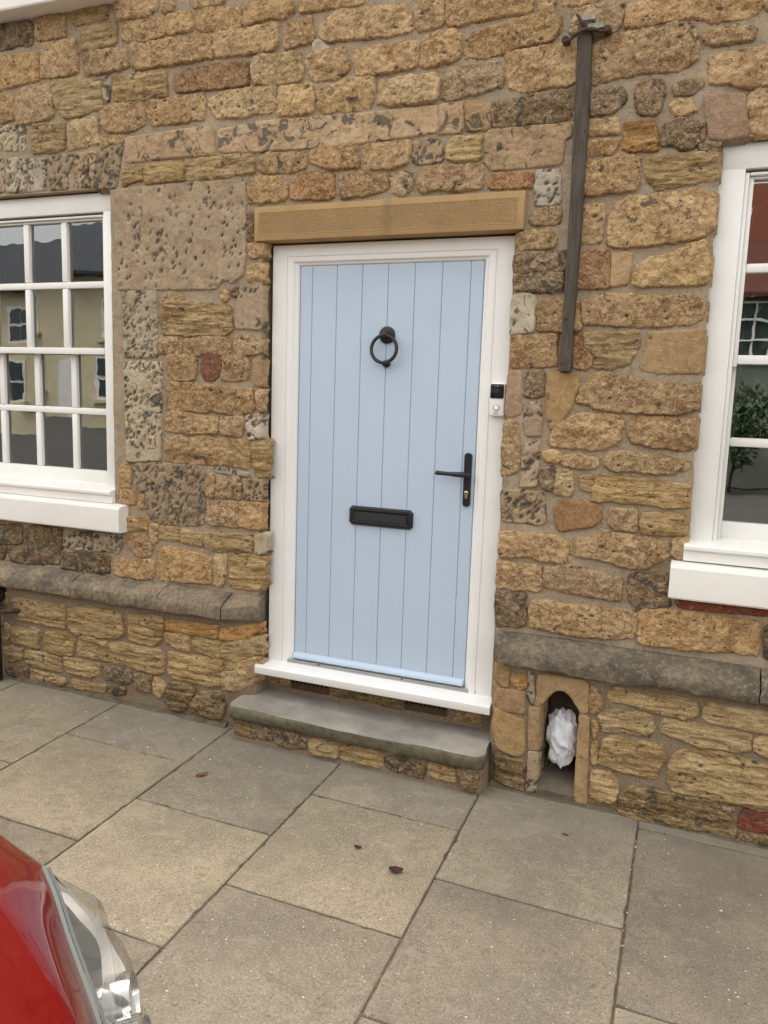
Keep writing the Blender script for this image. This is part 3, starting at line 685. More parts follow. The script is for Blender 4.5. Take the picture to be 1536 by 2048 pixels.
def stone(name, kind, poly, parent, ybase=yzero, res=0.005, seed=0, proud=1.0, skirt=3.0, yoff=0.0, bury=0.003, build=True):
    rgb, soot, shape, matn = KIND[kind]; rnd = random.Random(seed)
    flat = shape in ('flat', 'soft', 'peck', 'pit')
    if shape in ('pit', 'peck'): res = min(res, 0.0045)
    pl = round_poly(poly, 0.006 if shape in ('peck',) else 0.009)
    x0, z0 = pl.min(0) - 0.012; x1, z1 = pl.max(0) + 0.012
    nx = max(4, int((x1 - x0) / res)); nz = max(4, int((z1 - z0) / res))
    gx, gz = np.meshgrid(np.linspace(x0, x1, nx + 1), np.linspace(z0, z1, nz + 1)); X = gx.ravel(); Z = gz.ravel()
    d = sdf(np.stack([X, Z], 1), pl)
    ja = 0.0026 if flat else 0.0060
    d = d + ja * fbm(X * 30, Z * 30, seed, 3) + ja * 0.55 * fbm(X * 90, Z * 90, seed + 5, 2)
    d = d + (0.0055 if flat else 0.0085)
    w = 0.004 if flat else 0.0045
    t = np.clip(d / w, 0, 1); t2 = np.clip(d / 0.045, 0, 1)
    edge = 1 - (1 - t) ** 2.2; em = 0.6 + 0.4 * t2
    Hh = (0.0072 if flat else 0.0098) * proud * rnd.uniform(0.8, 1.35)
    cx, cz = pl.mean(0); sx, sz = (x1 - x0) / 2, (z1 - z0) / 2
    h = Hh * edge + (X - cx) / sx * rnd.uniform(-.003, .003) + (Z - cz) / sz * rnd.uniform(-.003, .004)
    pit = np.zeros_like(X)
    if shape == 'rock':
        wx = X + 0.012 * fbm(X * 14, Z * 14, seed + 40, 2); wz = Z + 0.012 * fbm(X * 14, Z * 14, seed + 41, 2)
        # broken face: a few cleft planes meeting in arrises, then crumbly grain
        hf = np.full_like(X, 1e9)
        for _ in range(7):
            qx, qz = rnd.uniform(x0, x1), rnd.uniform(z0, z1); an = rnd.uniform(0, 6.283); sl = abs(rnd.gauss(0, .13)) + .02
            hf = np.minimum(hf, rnd.uniform(-.001, .007) + sl * (math.cos(an) * (wx - qx) + 1.3 * math.sin(an) * (wz - qz)))
        hf = hf - np.percentile(hf, 22); hf = np.clip(hf, -.004, .011) - .002
        h += em * (.75 * hf + 0.004 * fbm(wx * 16, wz * 24, seed + 1, 3, .5) + 0.0072 * fbm(X * 55, Z * 75, seed + 3, 4, .62))
    elif shape == 'strata':
        wz = Z + 0.010 * fbm(X * 9, Z * 9, seed + 40, 3)
        h += em * (0.003 * (1 - (1 - t2) ** 2) + 0.010 * fbm(X * 5, wz * 52, seed + 1, 4, .6) + 0.007 * (ridged(X * 7, wz * 66, seed + 2, 2) - .62) + 0.007 * fbm(X * 16, wz * 18, seed + 4, 3) + 0.004 * fbm(X * 70, wz * 120, seed + 3, 2))
    elif shape == 'soft':
        h += em * (0.006 * fbm(X * 14, Z * 16, seed + 1, 4) + 0.003 * fbm(X * 60, Z * 90, seed + 2, 3))
    elif shape == 'flat':
        h += em * (0.003 * fbm(X * 10, Z * 12, seed + 1, 3) + 0.001 * fbm(X * 80, Z * 80, seed + 2, 2))
    else:
        h += em * (0.004 * fbm(X * 8, Z * 8, seed + 1, 3) + 0.0015 * fbm(X * 60, Z * 60, seed + 2, 2))
    dens = {'rock': 180, 'strata': 220, 'peck': 520, 'pit': 2300}.get(shape, 60)
    area = sx * sz * 4
    for _ in range(int(area * dens)):
        px, pz = rnd.uniform(x0, x1), rnd.uniform(z0, z1)
        if shape == 'peck': a = rnd.uniform(.0050, .0095) * (1.5 if rnd.random() < .2 and px < cx else 1); ang = rnd.uniform(.6, 1.1); el = rnd.uniform(1.1, 1.9); dp = rnd.uniform(.004, .008)
        elif shape == 'pit': a = rnd.uniform(.0045, .010); ang = rnd.uniform(.3, 1.3); el = rnd.uniform(1.1, 2.2); dp = rnd.uniform(.003, .007)
        else: a = rnd.uniform(.004, .008); ang = rnd.uniform(-.3, .3); el = rnd.uniform(1.0, 2.6); dp = rnd.uniform(.003, .008)
        if vnoise(np.array([px * 9.0]), np.array([pz * 9.0]), seed + 77)[0] < (-0.55 if shape in ('pit', 'peck') else 0.15): continue
        m = (np.abs(X - px) < a * 4) & (np.abs(Z - pz) < a * 4)
        if not m.any(): continue
        u = (X[m] - px) * math.cos(ang) + (Z[m] - pz) * math.sin(ang); v_ = -(X[m] - px) * math.sin(ang) + (Z[m] - pz) * math.cos(ang)
        g = np.exp(-((u / (a * el)) ** 2 + (v_ / a) ** 2) * 1.4)
        h[m] -= dp * g; pit[m] = np.maximum(pit[m], g)
    fl = (0.0038 if not flat else 0.0022) * edge; h = np.where(h < fl, fl - 0.35 * np.minimum(fl - h, .008), h)
    h = np.where(d < 0, np.minimum(h, 0) + d * skirt, h) - (bury * .25 if flat else bury)
    Y = ybase(X, Z) - h + yoff
    keep = d > -0.0075
    idx = np.arange((nx + 1) * (nz + 1)).reshape(nz + 1, nx + 1)
    q = np.stack([idx[:-1, :-1].ravel(), idx[:-1, 1:].ravel(), idx[1:, 1:].ravel(), idx[1:, :-1].ravel()], 1)
    q = q[keep[q].any(1)]
    used = np.unique(q); remap = np.full(len(X), -1); remap[used] = np.arange(len(used))
    V = np.stack([X, Y, Z], 1)[used]; F = remap[q]
    if not build: return V, F, pit[used]
    k = .93 + rnd.uniform(-.17, .15); warm = rnd.uniform(-.06, .08)
    c = s2l(*rgb); col = (min(1, c[0] * k), min(1, c[1] * k * (1 - warm * .5)), min(1, c[2] * k * (1 - warm * 1.6)), min(1, soot * rnd.uniform(.75, 1.25)))
    return from_np(name, V, F, M[matn], parent, attr={'pit': pit[used]}, color=col)

def parse(txt):
    out = []
    for ln in txt.strip().splitlines():
        a = ln.split(); out.append((a[0], [tuple(float(v) / 1000 for v in p.split(',')) for p in a[1:]]))
    return out

house = empty('stone_house', (0.5, 0, -0.31))
tag(house, 'honey coloured rubble stone house front with pale blue door and white sash windows', 'house')

OPEN = [(DOOR_X0, DOOR_X1, -0.6, DOOR_TOP), (-2.02, -0.812, 0.56, 2.085), (1.722, 2.93, 0.56, 2.085)]
NICHE = (1.25, 1.404, -0.345, 0.128)
def grid_sheet(name, mat, parent, xs, zs, openings, yfun, depth, seed):
    xs = np.unique(np.round(xs, 5)); zs = np.unique(np.round(zs, 5)); nx, nz = len(xs), len(zs)
    gx, gz = np.meshgrid(xs, zs); X = gx.ravel(); Z = gz.ravel()
    Y = yfun(X) + 0.0030 + 0.0035 * fbm(X * 9, Z * 9, seed, 3) + 0.0022 * fbm(X * 45, Z * 45, seed + 3, 3) + 0.0012 * fbm(X * 120, Z * 120, seed + 9, 2)
    idx = np.arange(nx * nz).reshape(nz, nx)
    q = np.stack([idx[:-1, :-1].ravel(), idx[:-1, 1:].ravel(), idx[1:, 1:].ravel(), idx[1:, :-1].ravel()], 1)
    cx = X[q].mean(1); cz = Z[q].mean(1); cut = np.zeros(len(q), bool)
    for a, b, c_, d_ in openings: cut |= (cx > a) & (cx < b) & (cz > c_) & (cz < d_)
    q = q[~cut]
    V = np.stack([X, Y, Z], 1)
    # reveals: walk boundary edges that border an opening and push them back
    from collections import Counter
    cnt = Counter(); 
    for f in q:
        for i in range(4):
            a, b = int(f[i]), int(f[(i + 1) % 4]); cnt[(min(a, b), max(a, b))] += 1
    F = q.tolist(); back = {}; extra = []; NB = 4
    def bv(i, k):
        if k == 0: return i
        if (i, k) not in back:
            back[(i, k)] = len(V) + len(extra); jit = 0.006 * mnoise.noise(Vector((X[i] * 20, Z[i] * 20, k * 3.1)))
            extra.append((X[i] + jit, Y[i] + depth * k / NB, Z[i] + jit * .6))
        return back[(i, k)]
    for (a, b), n in cnt.items():
        if n != 1: continue
        mx, mz = (X[a] + X[b]) / 2, (Z[a] + Z[b]) / 2
        if any(o[0] - .01 < mx < o[1] + .01 and o[2] - .01 < mz < o[3] + .01 for o in openings):
            for k in range(NB): F.append((bv(a, k), bv(b, k), bv(b, k + 1), bv(a, k + 1)))
    V = np.vstack([V, np.array(extra)]) if extra else V
    bm = bmesh.new(); vs = [bm.verts.new(v) for v in V.tolist()]
    for f in F: bm.faces.new([vs[i] for i in f])
    bmesh.ops.recalc_face_normals(bm, faces=bm.faces)
    loose = [v for v in bm.verts if not v.link_faces]; bmesh.ops.delete(bm, geom=loose, context='VERTS')
    return from_bm(name, bm, mat, parent, True, 50)
def lines(a, b, step, extra=()): return np.concatenate([np.arange(a, b, step), [b], list(extra)])
_ex = [DOOR_X0, DOOR_X1, -2.02, -0.812, 1.722, 2.93]
wall = grid_sheet('wall', M['mortar'], house, np.concatenate([lines(-4.5, -1.8, .09), [-12.0, -8.0, 8.0, 12.0], lines(-1.8, 2.4, .012), lines(2.4, 5.2, .09), _ex]),
                  np.concatenate([lines(0.27, 2.95, .012), lines(2.95, 5.3, .09), [DOOR_TOP, 0.56, 2.085]]), OPEN, yzero, 0.22, 3)
plinth = grid_sheet('plinth', M['mortar_low'], house, np.concatenate([lines(-4.5, -1.8, .09), [-12.0, -8.0, 8.0, 12.0], lines(-1.8, 2.4, .012), lines(2.4, 5.2, .09), _ex, [NICHE[0], NICHE[1]]]),
                  np.concatenate([lines(-0.42, 0.27, .012), [NICHE[2], NICHE[3]]]), [OPEN[0], NICHE], yplinth, 0.20, 8)
UP = parse(UPPER); LO = parse(LOWER)
for i, (k, p) in enumerate(UP): stone('stone', k, p, wall, yzero, seed=101 + i * 13)
for i, (k, p) in enumerate(LO): stone('stone', k, p, plinth, yplinth, seed=5003 + i * 17, proud=1.0 if k != 'K' else 1.3)

# rubble outside the picture, so that the wall goes on to both sides and above
rf = random.Random(11); boxes = [(min(q[0] for q in p), max(q[0] for q in p), min(q[1] for q in p), max(q[1] for q in p)) for _, p in UP]
boxes += [(-2.1, -0.70, 0.50, 2.12), (1.65, 3.0, 0.50, 2.12), (-0.1, 1.12, -1, 1.98), (-2.1, -0.70, 2.82, 5.0), (1.65, 3.0, 2.82, 5.0), (-1.45, 2.05, .3, 2.75)]
VV, FF, nv = [], [], 0; z = 0.32
while z < 4.7:
    hh = rf.uniform(.10, .16); x = -4.4 + rf.uniform(0, .1)
    while x < 5.1:
        ww = rf.uniform(.16, .36)
        if not any(x < b[1] and x + ww > b[0] and z < b[3] and z + hh > b[2] for b in boxes):
            p = [(x + rf.uniform(0, .012), z + rf.uniform(0, .012)), (x + ww - .016, z + rf.uniform(0, .012)), (x + ww - .018, z + hh - .016 - rf.uniform(0, .01)), (x + rf.uniform(0, .012), z + hh - .016)]
            V, F, _ = stone('s', 'h', p, None, seed=rf.randint(1, 99999), res=.016, build=False); VV.append(V); FF.append(F + nv); nv += len(V)
        x += ww
    z += hh
z = -0.30
while z < 0.17:
    hh = rf.uniform(.09, .13); x = -4.4
    while x < 5.1:
        ww = rf.uniform(.16, .36)
        if x + ww < -1.55 or x > 2.10:
            p = [(x, z), (x + ww - .016, z), (x + ww - .018, z + hh - .016), (x, z + hh - .016)]
            V, F, _ = stone('s', 's', p, None, ybase=yplinth, seed=rf.randint(1, 99999), res=.016, build=False); VV.append(V); FF.append(F + nv); nv += len(V)
        x += ww
    z += hh
o = from_np('stone', np.vstack(VV), np.vstack(FF), M['rock'], wall, color=s2l(188, 150, 98)[:3] + (.15,)); tag(o, kind='stuff')

extrude_profile('roof', [(-.30, 5.22), (-.30, 5.32), (4.0, 8.4), (8.3, 5.32), (8.3, 5.22)], -12.0, 12.0, M['slate'], house, 1, 0)  # unseen roof, added so the house casts its shadow over the street
box('shadow_side_wall', -12.0, -11.7, .25, 8.0, -.6, 5.2, M['mortar'], house, 0, 1); box('shadow_side_wall', 11.7, 12.0, .25, 8.0, -.6, 5.2, M['mortar'], house, 0, 1)  # unseen end walls, added to give the house a shadow-casting mass
# ---- weathered coping on the plinth
def coping(name, x0, x1, seed, end=None):
    prof = [(0.03, 0.314), (-0.012, 0.306), (-0.05, 0.290), (-0.080, 0.276), (-0.094, 0.266), (-0.100, 0.254), (-0.101, 0.232), (-0.100, 0.212), (-0.095, 0.203), (-0.08, 0.200), (-0.01, 0.197), (0.03, 0.197)]
    n = len(prof); nx = max(6, int((x1 - x0) / .022)); V = []; F = []
    for i in range(nx + 1):
        x = x0 + (x1 - x0) * i / nx; s = 1.0
        for e, sg in ((DOOR_X0 + .02, -1), (DOOR_X1 + .012, 1)):
            dd = (x - e) * sg
            if end == 'L' and sg == -1: s = min(1, max(0.05, dd / .15)) ** .55
            if end == 'R' and sg == 1: s = min(1, max(0.3, (dd + .012) / .03)) ** .5
        for j, (y, zz) in enumerate(prof):
            q = mnoise.noise_vector(Vector((x * 7 + seed, j * .5, seed))); w = mnoise.noise_vector(Vector((x * 30 + seed, j * 1.7, seed)))
            yy = y if y > 0 else y * s
            V.append((x + (0.004 * w.y if i in (0, nx) else 0), yy + .005 * q.x + .004 * w.x, zz + .006 * q.z + .0035 * w.z + (0.012 if x < -.9 and j > 6 else 0) * 0))
    for i in range(nx):
        for j in range(n): F.append((i * n + j, i * n + (j + 1) % n, (i + 1) * n + (j + 1) % n, (i + 1) * n + j))
    F.append(tuple(range(n))); F.append(tuple(nx * n + j for j in range(n)))
    bm = bmesh.new(); vs = [bm.verts.new(v) for v in V]
    for f in F: bm.faces.new([vs[i] for i in f])
    bmesh.ops.recalc_face_normals(bm, faces=bm.faces)
    o = from_bm(name, bm, M['coping'], plinth, True, 28); o.color = (1.22, 1.14, 1.03, 1) if x1 < 1 else (.90, .86, .80, 1)
    return o
for i, (a, b, e) in enumerate(((-3.0, -2.02, None), (-2.015, -1.005, None), (-1.000, -0.505, None), (-0.502, -0.162, None), (-0.156, -0.012, 'L'), (1.062, 1.995, 'R'), (2.0, 3.0, None))):
    coping('coping_stone', a, b, 3.7 * i + 1, e)

# ---- door lintel: sawn sandstone with a tooled panel
LX0, LX1, LZ0, LZ1, LY = -0.052, 1.076, 1.820, 1.955, -0.024
lint = box('lintel', LX0, LX1, LY, 0.14, LZ0, LZ1, M['lintel'], house, 0.004, 2)
bm = bmesh.new(); bm_box(bm, LX0 + .024, LX1 - .026, LY - .0006, LY + .02, LZ0 + .026, LZ1 - .026, .001, 1); from_bm('tooled_panel', bm, M['lintel_tool'], lint)
for x0, x1, z0, z1 in ((LX0 + .018, LX1 - .020, LZ1 - .0255, LZ1 - .0205), (LX0 + .018, LX1 - .020, LZ0 + .0205, LZ0 + .0255), (LX0 + .018, LX0 + .0235, LZ0 + .026, LZ1 - .026), (LX1 - .0255, LX1 - .020, LZ0 + .026, LZ1 - .026)):
    box('margin_bead', x0, x1, LY - .0012, LY + .01, z0, z1, M['lintel'], lint, .0008, 1)

# ---- boot scraper niche in the plinth
niche = empty('boot_scraper_niche', (1.327, -0.05, -0.32), house)
ARCH = [(1234, 171), (1275, 177), (1406, 176), (1424, 164), (1426, 58), (1404, 48), (1382, 80), (1368, 101), (1352, 117), (1333, 126), (1318, 127), (1304, 121), (1287, 106), (1270, 80), (1246, 46), (1229, 49), (1236, 85)]
mm = lambda l: [(a / 1000, b / 1000) for a, b in l]
stone('arch_stone', 'm', mm(ARCH), niche, lambda x, z=None: np.full_like(x, -.048), .004, 901, 1.5, 12.0)
for s_, pl in ((911, [(1209, 34), (1248, 44), (1251, -129), (1215, -136)]), (912, [(1215, -142), (1251, -136), (1253, -300), (1215, -306)]), (913, [(1402, 42), (1433, 36), (1441, -132), (1438, -196), (1446, -306), (1402, -309), (1400, -87)])):
    stone('jamb_stone', 'm' if s_ != 912 else 'd', mm(pl), niche, lambda x, z=None: np.full_like(x, -.048), .004, s_, 1.3, 10.0)
bm = bmesh.new()
a, b, c_, d_ = NICHE; y0, y1 = -.045, .17
def quad(bm, *p): bm.faces.new([bm.verts.new(q) for q in p])
quad(bm, (a, y0, c_), (a, y1, c_), (a, y1, d_), (a, y0, d_)); quad(bm, (b, y0, c_), (b, y0, d_), (b, y1, d_), (b, y1, c_))
quad(bm, (a, y1, c_), (b, y1, c_), (b, y1, d_), (a, y1, d_)); quad(bm, (a, y0, d_), (a, y1, d_), (b, y1, d_), (b, y0, d_))
from_bm('niche_lining', bm, M['niche'], niche)
extrude_profile('niche_floor', [(-.055, -.36), (-.055, -.285), (-.03, -.262), (.05, -.235), (.17, -.225), (.17, -.36)], a + .001, b - .001, M['nichefloor'], niche, 8, .004, 5)

# ---- masonry under the door sill
under = empty('threshold_masonry', (0.5, 0.09, -0.12), house)
yu = lambda x, z=None: np.full_like(x, .096)
box('backing', DOOR_X0 - .03, DOOR_X1 + .03, .098, .2, -.36, -.02, M['mortar_low'], under, 0.001, 1)
for s_, k, pl in ((31, 'h', [(-52, -60), (72, -60), (77, -113), (-16, -119), (-50, -115)]), (32, 'K', [(291, -50), (465, -50), (466, -122), (292, -121)]), (33, 'K', [(483, -50), (629, -50), (631, -129), (484, -122)]), (34, 'h', [(858, -60), (977, -60), (979, -127), (873, -131)])):
    stone('stone', k, mm(pl), under, yu, .006, s_, .8)
for x0, x1 in ((.091, .283), (.642, .835)):
    ab = box('airbrick', x0, x1, .094, .12, -.128, -.050, M['airbrick'], under, .002, 1)
    for r_ in range(2):
        for k in range(9):
            xx = x0 + .014 + k * (x1 - x0 - .028) / 8
            box('vent_hole', xx - .006, xx + .006, .0925, .095, -.098 + r_ * .024, -.085 + r_ * .024, M['dark'], ab, 0, 1)

# ================================================================== THE DOOR
dframe = empty('door_frame', (0.516, 0.06, 0.0), house)
FX0, FX1, FZ0, FZ1 = 0.0, 1.034, 0.010, 1.812
PROF = [(0.000, .105), (0.000, .047), (.002, .045), (.064, .045), (.066, .047), (.0675, .050), (.0695, .050), (.071, .046), (.0735, .0445), (.090, .0445), (.096, .046), (.100, .050), (.103, .055), (.107, .057), (.113, .058), (.117, .062), (.119, .068), (.119, .105)]
def mitre(name, which):
    V = []; F = []; n = len(PROF)
    for u, y in PROF:
        if which == 'L': V += [(FX0 + u, y, FZ0), (FX0 + u, y, FZ1 - u * .70)]
        elif which == 'R': V += [(FX1 - u, y, FZ0), (FX1 - u, y, FZ1 - u * .70)]
        else: V += [(FX0 + u, y, FZ1 - u * .70), (FX1 - u, y, FZ1 - u * .70)]
    for j in range(n - 1): F.append((2 * j, 2 * j + 1, 2 * j + 3, 2 * j + 2))
    bm = bmesh.new(); vs = [bm.verts.new(v) for v in V]
    for f in F: bm.faces.new([vs[i] for i in f])
    bmesh.ops.recalc_face_normals(bm, faces=bm.faces)
    # the front must face the street
    if sum(f.normal.y * f.calc_area() for f in bm.faces) > 0: bmesh.ops.reverse_faces(bm, faces=bm.faces)
    return from_bm(name, bm, M['upvc'], dframe, True, 30)
mitre('jamb', 'L'); mitre('jamb', 'R'); mitre('head', 'H')
extrude_profile('sill', [(-.022, -.038), (-.024, -.034), (-.024, -.006), (-.020, -.001), (.044, .0125), (.11, .0125), (.11, -.038)], -.030, 1.046, M['upvc'], dframe, 1, 0)
extrude_profile('threshold', [(.046, .0135), (.046, .019), (.049, .0195), (.049, .022), (.046, .0225), (.046, .027), (.058, .031), (.075, .034), (.10, .034), (.10, .0135)], .070, .966, M['alu'], dframe, 1, 0)
for xx in (.255, .645): 
    bm = bmesh.new(); lathe(bm, [(.0035, 0), (.0035, .003)], (xx, .0445, .024), 'Y', 10); from_bm('drain_hole', bm, M['dark'], dframe)

door = empty('door', (0.516, 0.07, 0.035), house)
gx = [.122, .178, .291, .405, .518, .632, .746, .861, .913]
for i in range(8):
    bm = bmesh.new(); x0, x1 = gx[i], gx[i + 1]; g = .0022
    prof = [(x0, .074), (x0, .070), (x0 + g, .0655), (x0 + 2 * g, .0648), (x1 - 2 * g, .0648), (x1 - g, .0655), (x1, .070), (x1, .074)]
    za, zb = .036, 1.728; vs = [[bm.verts.new((x, y, zz)) for x, y in prof] for zz in (za, zb)]
    for j in range(len(prof) - 1): bm.faces.new((vs[0][j], vs[0][j + 1], vs[1][j + 1], vs[1][j]))
    bm.faces.new(vs[1]); bm.faces.new(list(reversed(vs[0])))
    from_bm('plank', bm, M['door'], door, False)
box('leaf_core', .1215, .9135, .0735, .112, .035, 1.729, M['door'], door, 0, 1)
extrude_profile('weather_bar', [(.066, .036), (.046, .036), (.043, .039), (.044, .046), (.049, .053), (.057, .058), (.066, .061)], .124, .910, M['door'], door, 1, 0)
# ring knocker
bm = bmesh.new(); lathe(bm, [(.0345, .0655), (.0345, .060), (.031, .057), (.027, .0555), (.0, .0555)][:4], (.522, 0, 1.448), 'Y', 32); from_bm('knocker_rose', bm, M['black'], door, True, 40)
bm = bmesh.new(); lathe(bm, [(.013, .057), (.0125, .044), (.0135, .036), (.012, .029), (.006, .0265)], (.522, 0, 1.447), 'Y', 20); from_bm('knocker_boss', bm, M['black'], door, True, 40)
bm = bmesh.new(); pts = []
for k in range(49):
    a_ = math.pi / 2 + (k / 48) * 2 * math.pi; pts.append((.522 + .0545 * math.cos(a_), .036 - .004 * (1 - math.sin(a_)), 1.391 + .0545 * math.sin(a_)))
tube(bm, pts, .0072, 12); from_bm('knocker_ring', bm, M['black'], door, True, 60)
bm = bmesh.new(); lathe(bm, [(.016, .0655), (.016, .061), (.011, .056), (.011, .046), (.013, .043), (.008, .040)], (.524, 0, 1.334), 'Y', 20); from_bm('knocker_stud', bm, M['black'], door, True, 40)
# letter plate
def octa(x0, x1, z0, z1, c, y): return [(x0 + c, y, z0), (x1 - c, y, z0), (x1, y, z0 + c), (x1, y, z1 - c), (x1 - c, y, z1), (x0 + c, y, z1), (x0, y, z1 - c), (x0, y, z0 + c)]
bm = bmesh.new(); A = (.377, .663, .661, .742)
rings = [octa(*A, .012, .0655), octa(*A, .012, .0585), octa(A[0] + .006, A[1] - .006, A[2] + .006, A[3] - .006, .010, .0500), octa(A[0] + .018, A[1] - .018, A[2] + .016, A[3] - .016, .002, .0490), octa(A[0] + .024, A[1] - .024, A[2] + .021, A[3] - .021, .0005, .0560)]
rv = [[bm.verts.new(p) for p in r_] for r_ in rings]
for i in range(len(rv) - 1):
    for k in range(8): bm.faces.new((rv[i][k], rv[i][(k + 1) % 8], rv[i + 1][(k + 1) % 8], rv[i + 1][k]))
bmesh.ops.recalc_face_normals(bm, faces=bm.faces); from_bm('letter_plate', bm, M['black'], door, True, 20)
box('letter_flap', A[0] + .025, A[1] - .025, .0535, .060, A[2] + .0215, A[3] - .0215, M['flap'], door, .001, 1)
# handle
bm = bmesh.new(); z0, z1, xc, hw = .777, .992, .8865, .0152; n = 8; outl = []
for k in range(n + 1): a_ = math.pi * k / n; outl.append((xc + hw * math.cos(a_), z1 - hw * .75 + hw * .75 * math.sin(a_)))
for k in range(n + 1): a_ = math.pi + math.pi * k / n; outl.append((xc + hw * math.cos(a_), z0 + hw * .75 + hw * .75 * math.sin(a_)))
r0 = [bm.verts.new((x, .0655, z_)) for x, z_ in outl]; r1 = [bm.verts.new((x, .0565, z_)) for x, z_ in outl]; r2 = [bm.verts.new((xc + (x - xc) * .84, .0530, (z0 + z1) / 2 + (z_ - (z0 + z1) / 2) * .977)) for x, z_ in outl]
for a_, b_ in ((r0, r1), (r1, r2)):
    for k in range(len(outl)): bm.faces.new((a_[k], a_[(k + 1) % len(outl)], b_[(k + 1) % len(outl)], b_[k]))
bm.faces.new(r2); bmesh.ops.recalc_face_normals(bm, faces=bm.faces); from_bm('handle_plate', bm, M['black'], door, True, 30)
bm = bmesh.new(); zc = .9075
tube(bm, [(xc, .056, zc), (xc, .030, zc), (xc - .004, .022, zc), (xc - .014, .0175, zc), (xc - .03, .016, zc), (xc - .06, .0155, zc + .0005), (xc - .09, .016, zc + .001), (xc - .110, .017, zc + .0015), (xc - .118, .0175, zc + .0015), (xc - .121, .018, zc + .0015)],
     [.0135, .0115, .0115, .0112, .0105, .0085, .0082, .0092, .0085, .004], 14); from_bm('lever', bm, M['black'], door, True, 50)
bm = bmesh.new(); lathe(bm, [(.0085, .054), (.0085, .0505), (.007, .0495)], (xc, 0, .833), 'Y', 18); bm_box(bm, xc - .005, xc + .005, .0500, .054, .811, .830, .0015, 1); from_bm('lock_cylinder', bm, M['brass'], door, True, 40)
box('keyhole', xc - .0045, xc + .0045, .0488, .0497, .8318, .8342, M['dark'], door, 0, 1)

# video doorbell on the right jamb
bell = empty('video_doorbell', (1.0, .045, 1.141)); tag(bell, 'white video doorbell with black camera glass on the right jamb of the door frame', 'doorbell')
box('shell', .9705, 1.0305, .018, .0445, 1.141, 1.267, M['bell'], bell, .007, 3)
box('camera_glass', .9745, 1.0265, .0155, .0185, 1.2095, 1.263, M['bellglass'], bell, .004, 3)
bm = bmesh.new(); lathe(bm, [(.0085, .0158), (.0085, .0148), (.0062, .0142), (.0055, .0150)], (1.0005, 0, 1.238), 'Y', 24); from_bm('lens', bm, M['seal'], bell, True, 40)
bm = bmesh.new(); lathe(bm, [(.0028, .0158), (.0028, .0149)], (1.001, 0, 1.2555), 'Y', 14); from_bm('sensor', bm, M['grey_plastic'], bell, True, 40)
bm = bmesh.new(); lathe(bm, [(.0125, .0185), (.0125, .0165), (.0100, .0165)], (1.0, 0, 1.173), 'Y', 28, False); from_bm('button_ring', bm, M['grey_plastic'], bell, True, 40)
bm = bmesh.new(); lathe(bm, [(.0098, .0185), (.0098, .0158), (.0085, .0150)], (1.0, 0, 1.173), 'Y', 28); from_bm('button', bm, M['bell'], bell, True, 40)
fc = bpy.data.curves.new('lettering', 'FONT'); fc.body = 'blink'; fc.size = .0105; fc.align_x = 'CENTER'; fc.extrude = .0003
fo = bpy.data.objects.new('tmp_text', fc); COL.objects.link(fo); bpy.context.view_layer.update()
fm = bpy.data.meshes.new_from_object(fo.evaluated_get(bpy.context.evaluated_depsgraph_get())); bpy.data.objects.remove(fo)
fm.materials.clear(); fm.materials.append(M['grey_plastic']); lt = bpy.data.objects.new('lettering', fm); lt.rotation_euler = (R(90), 0, 0); lt.location = (1.0, .0176, 1.1495); put(lt, bell)

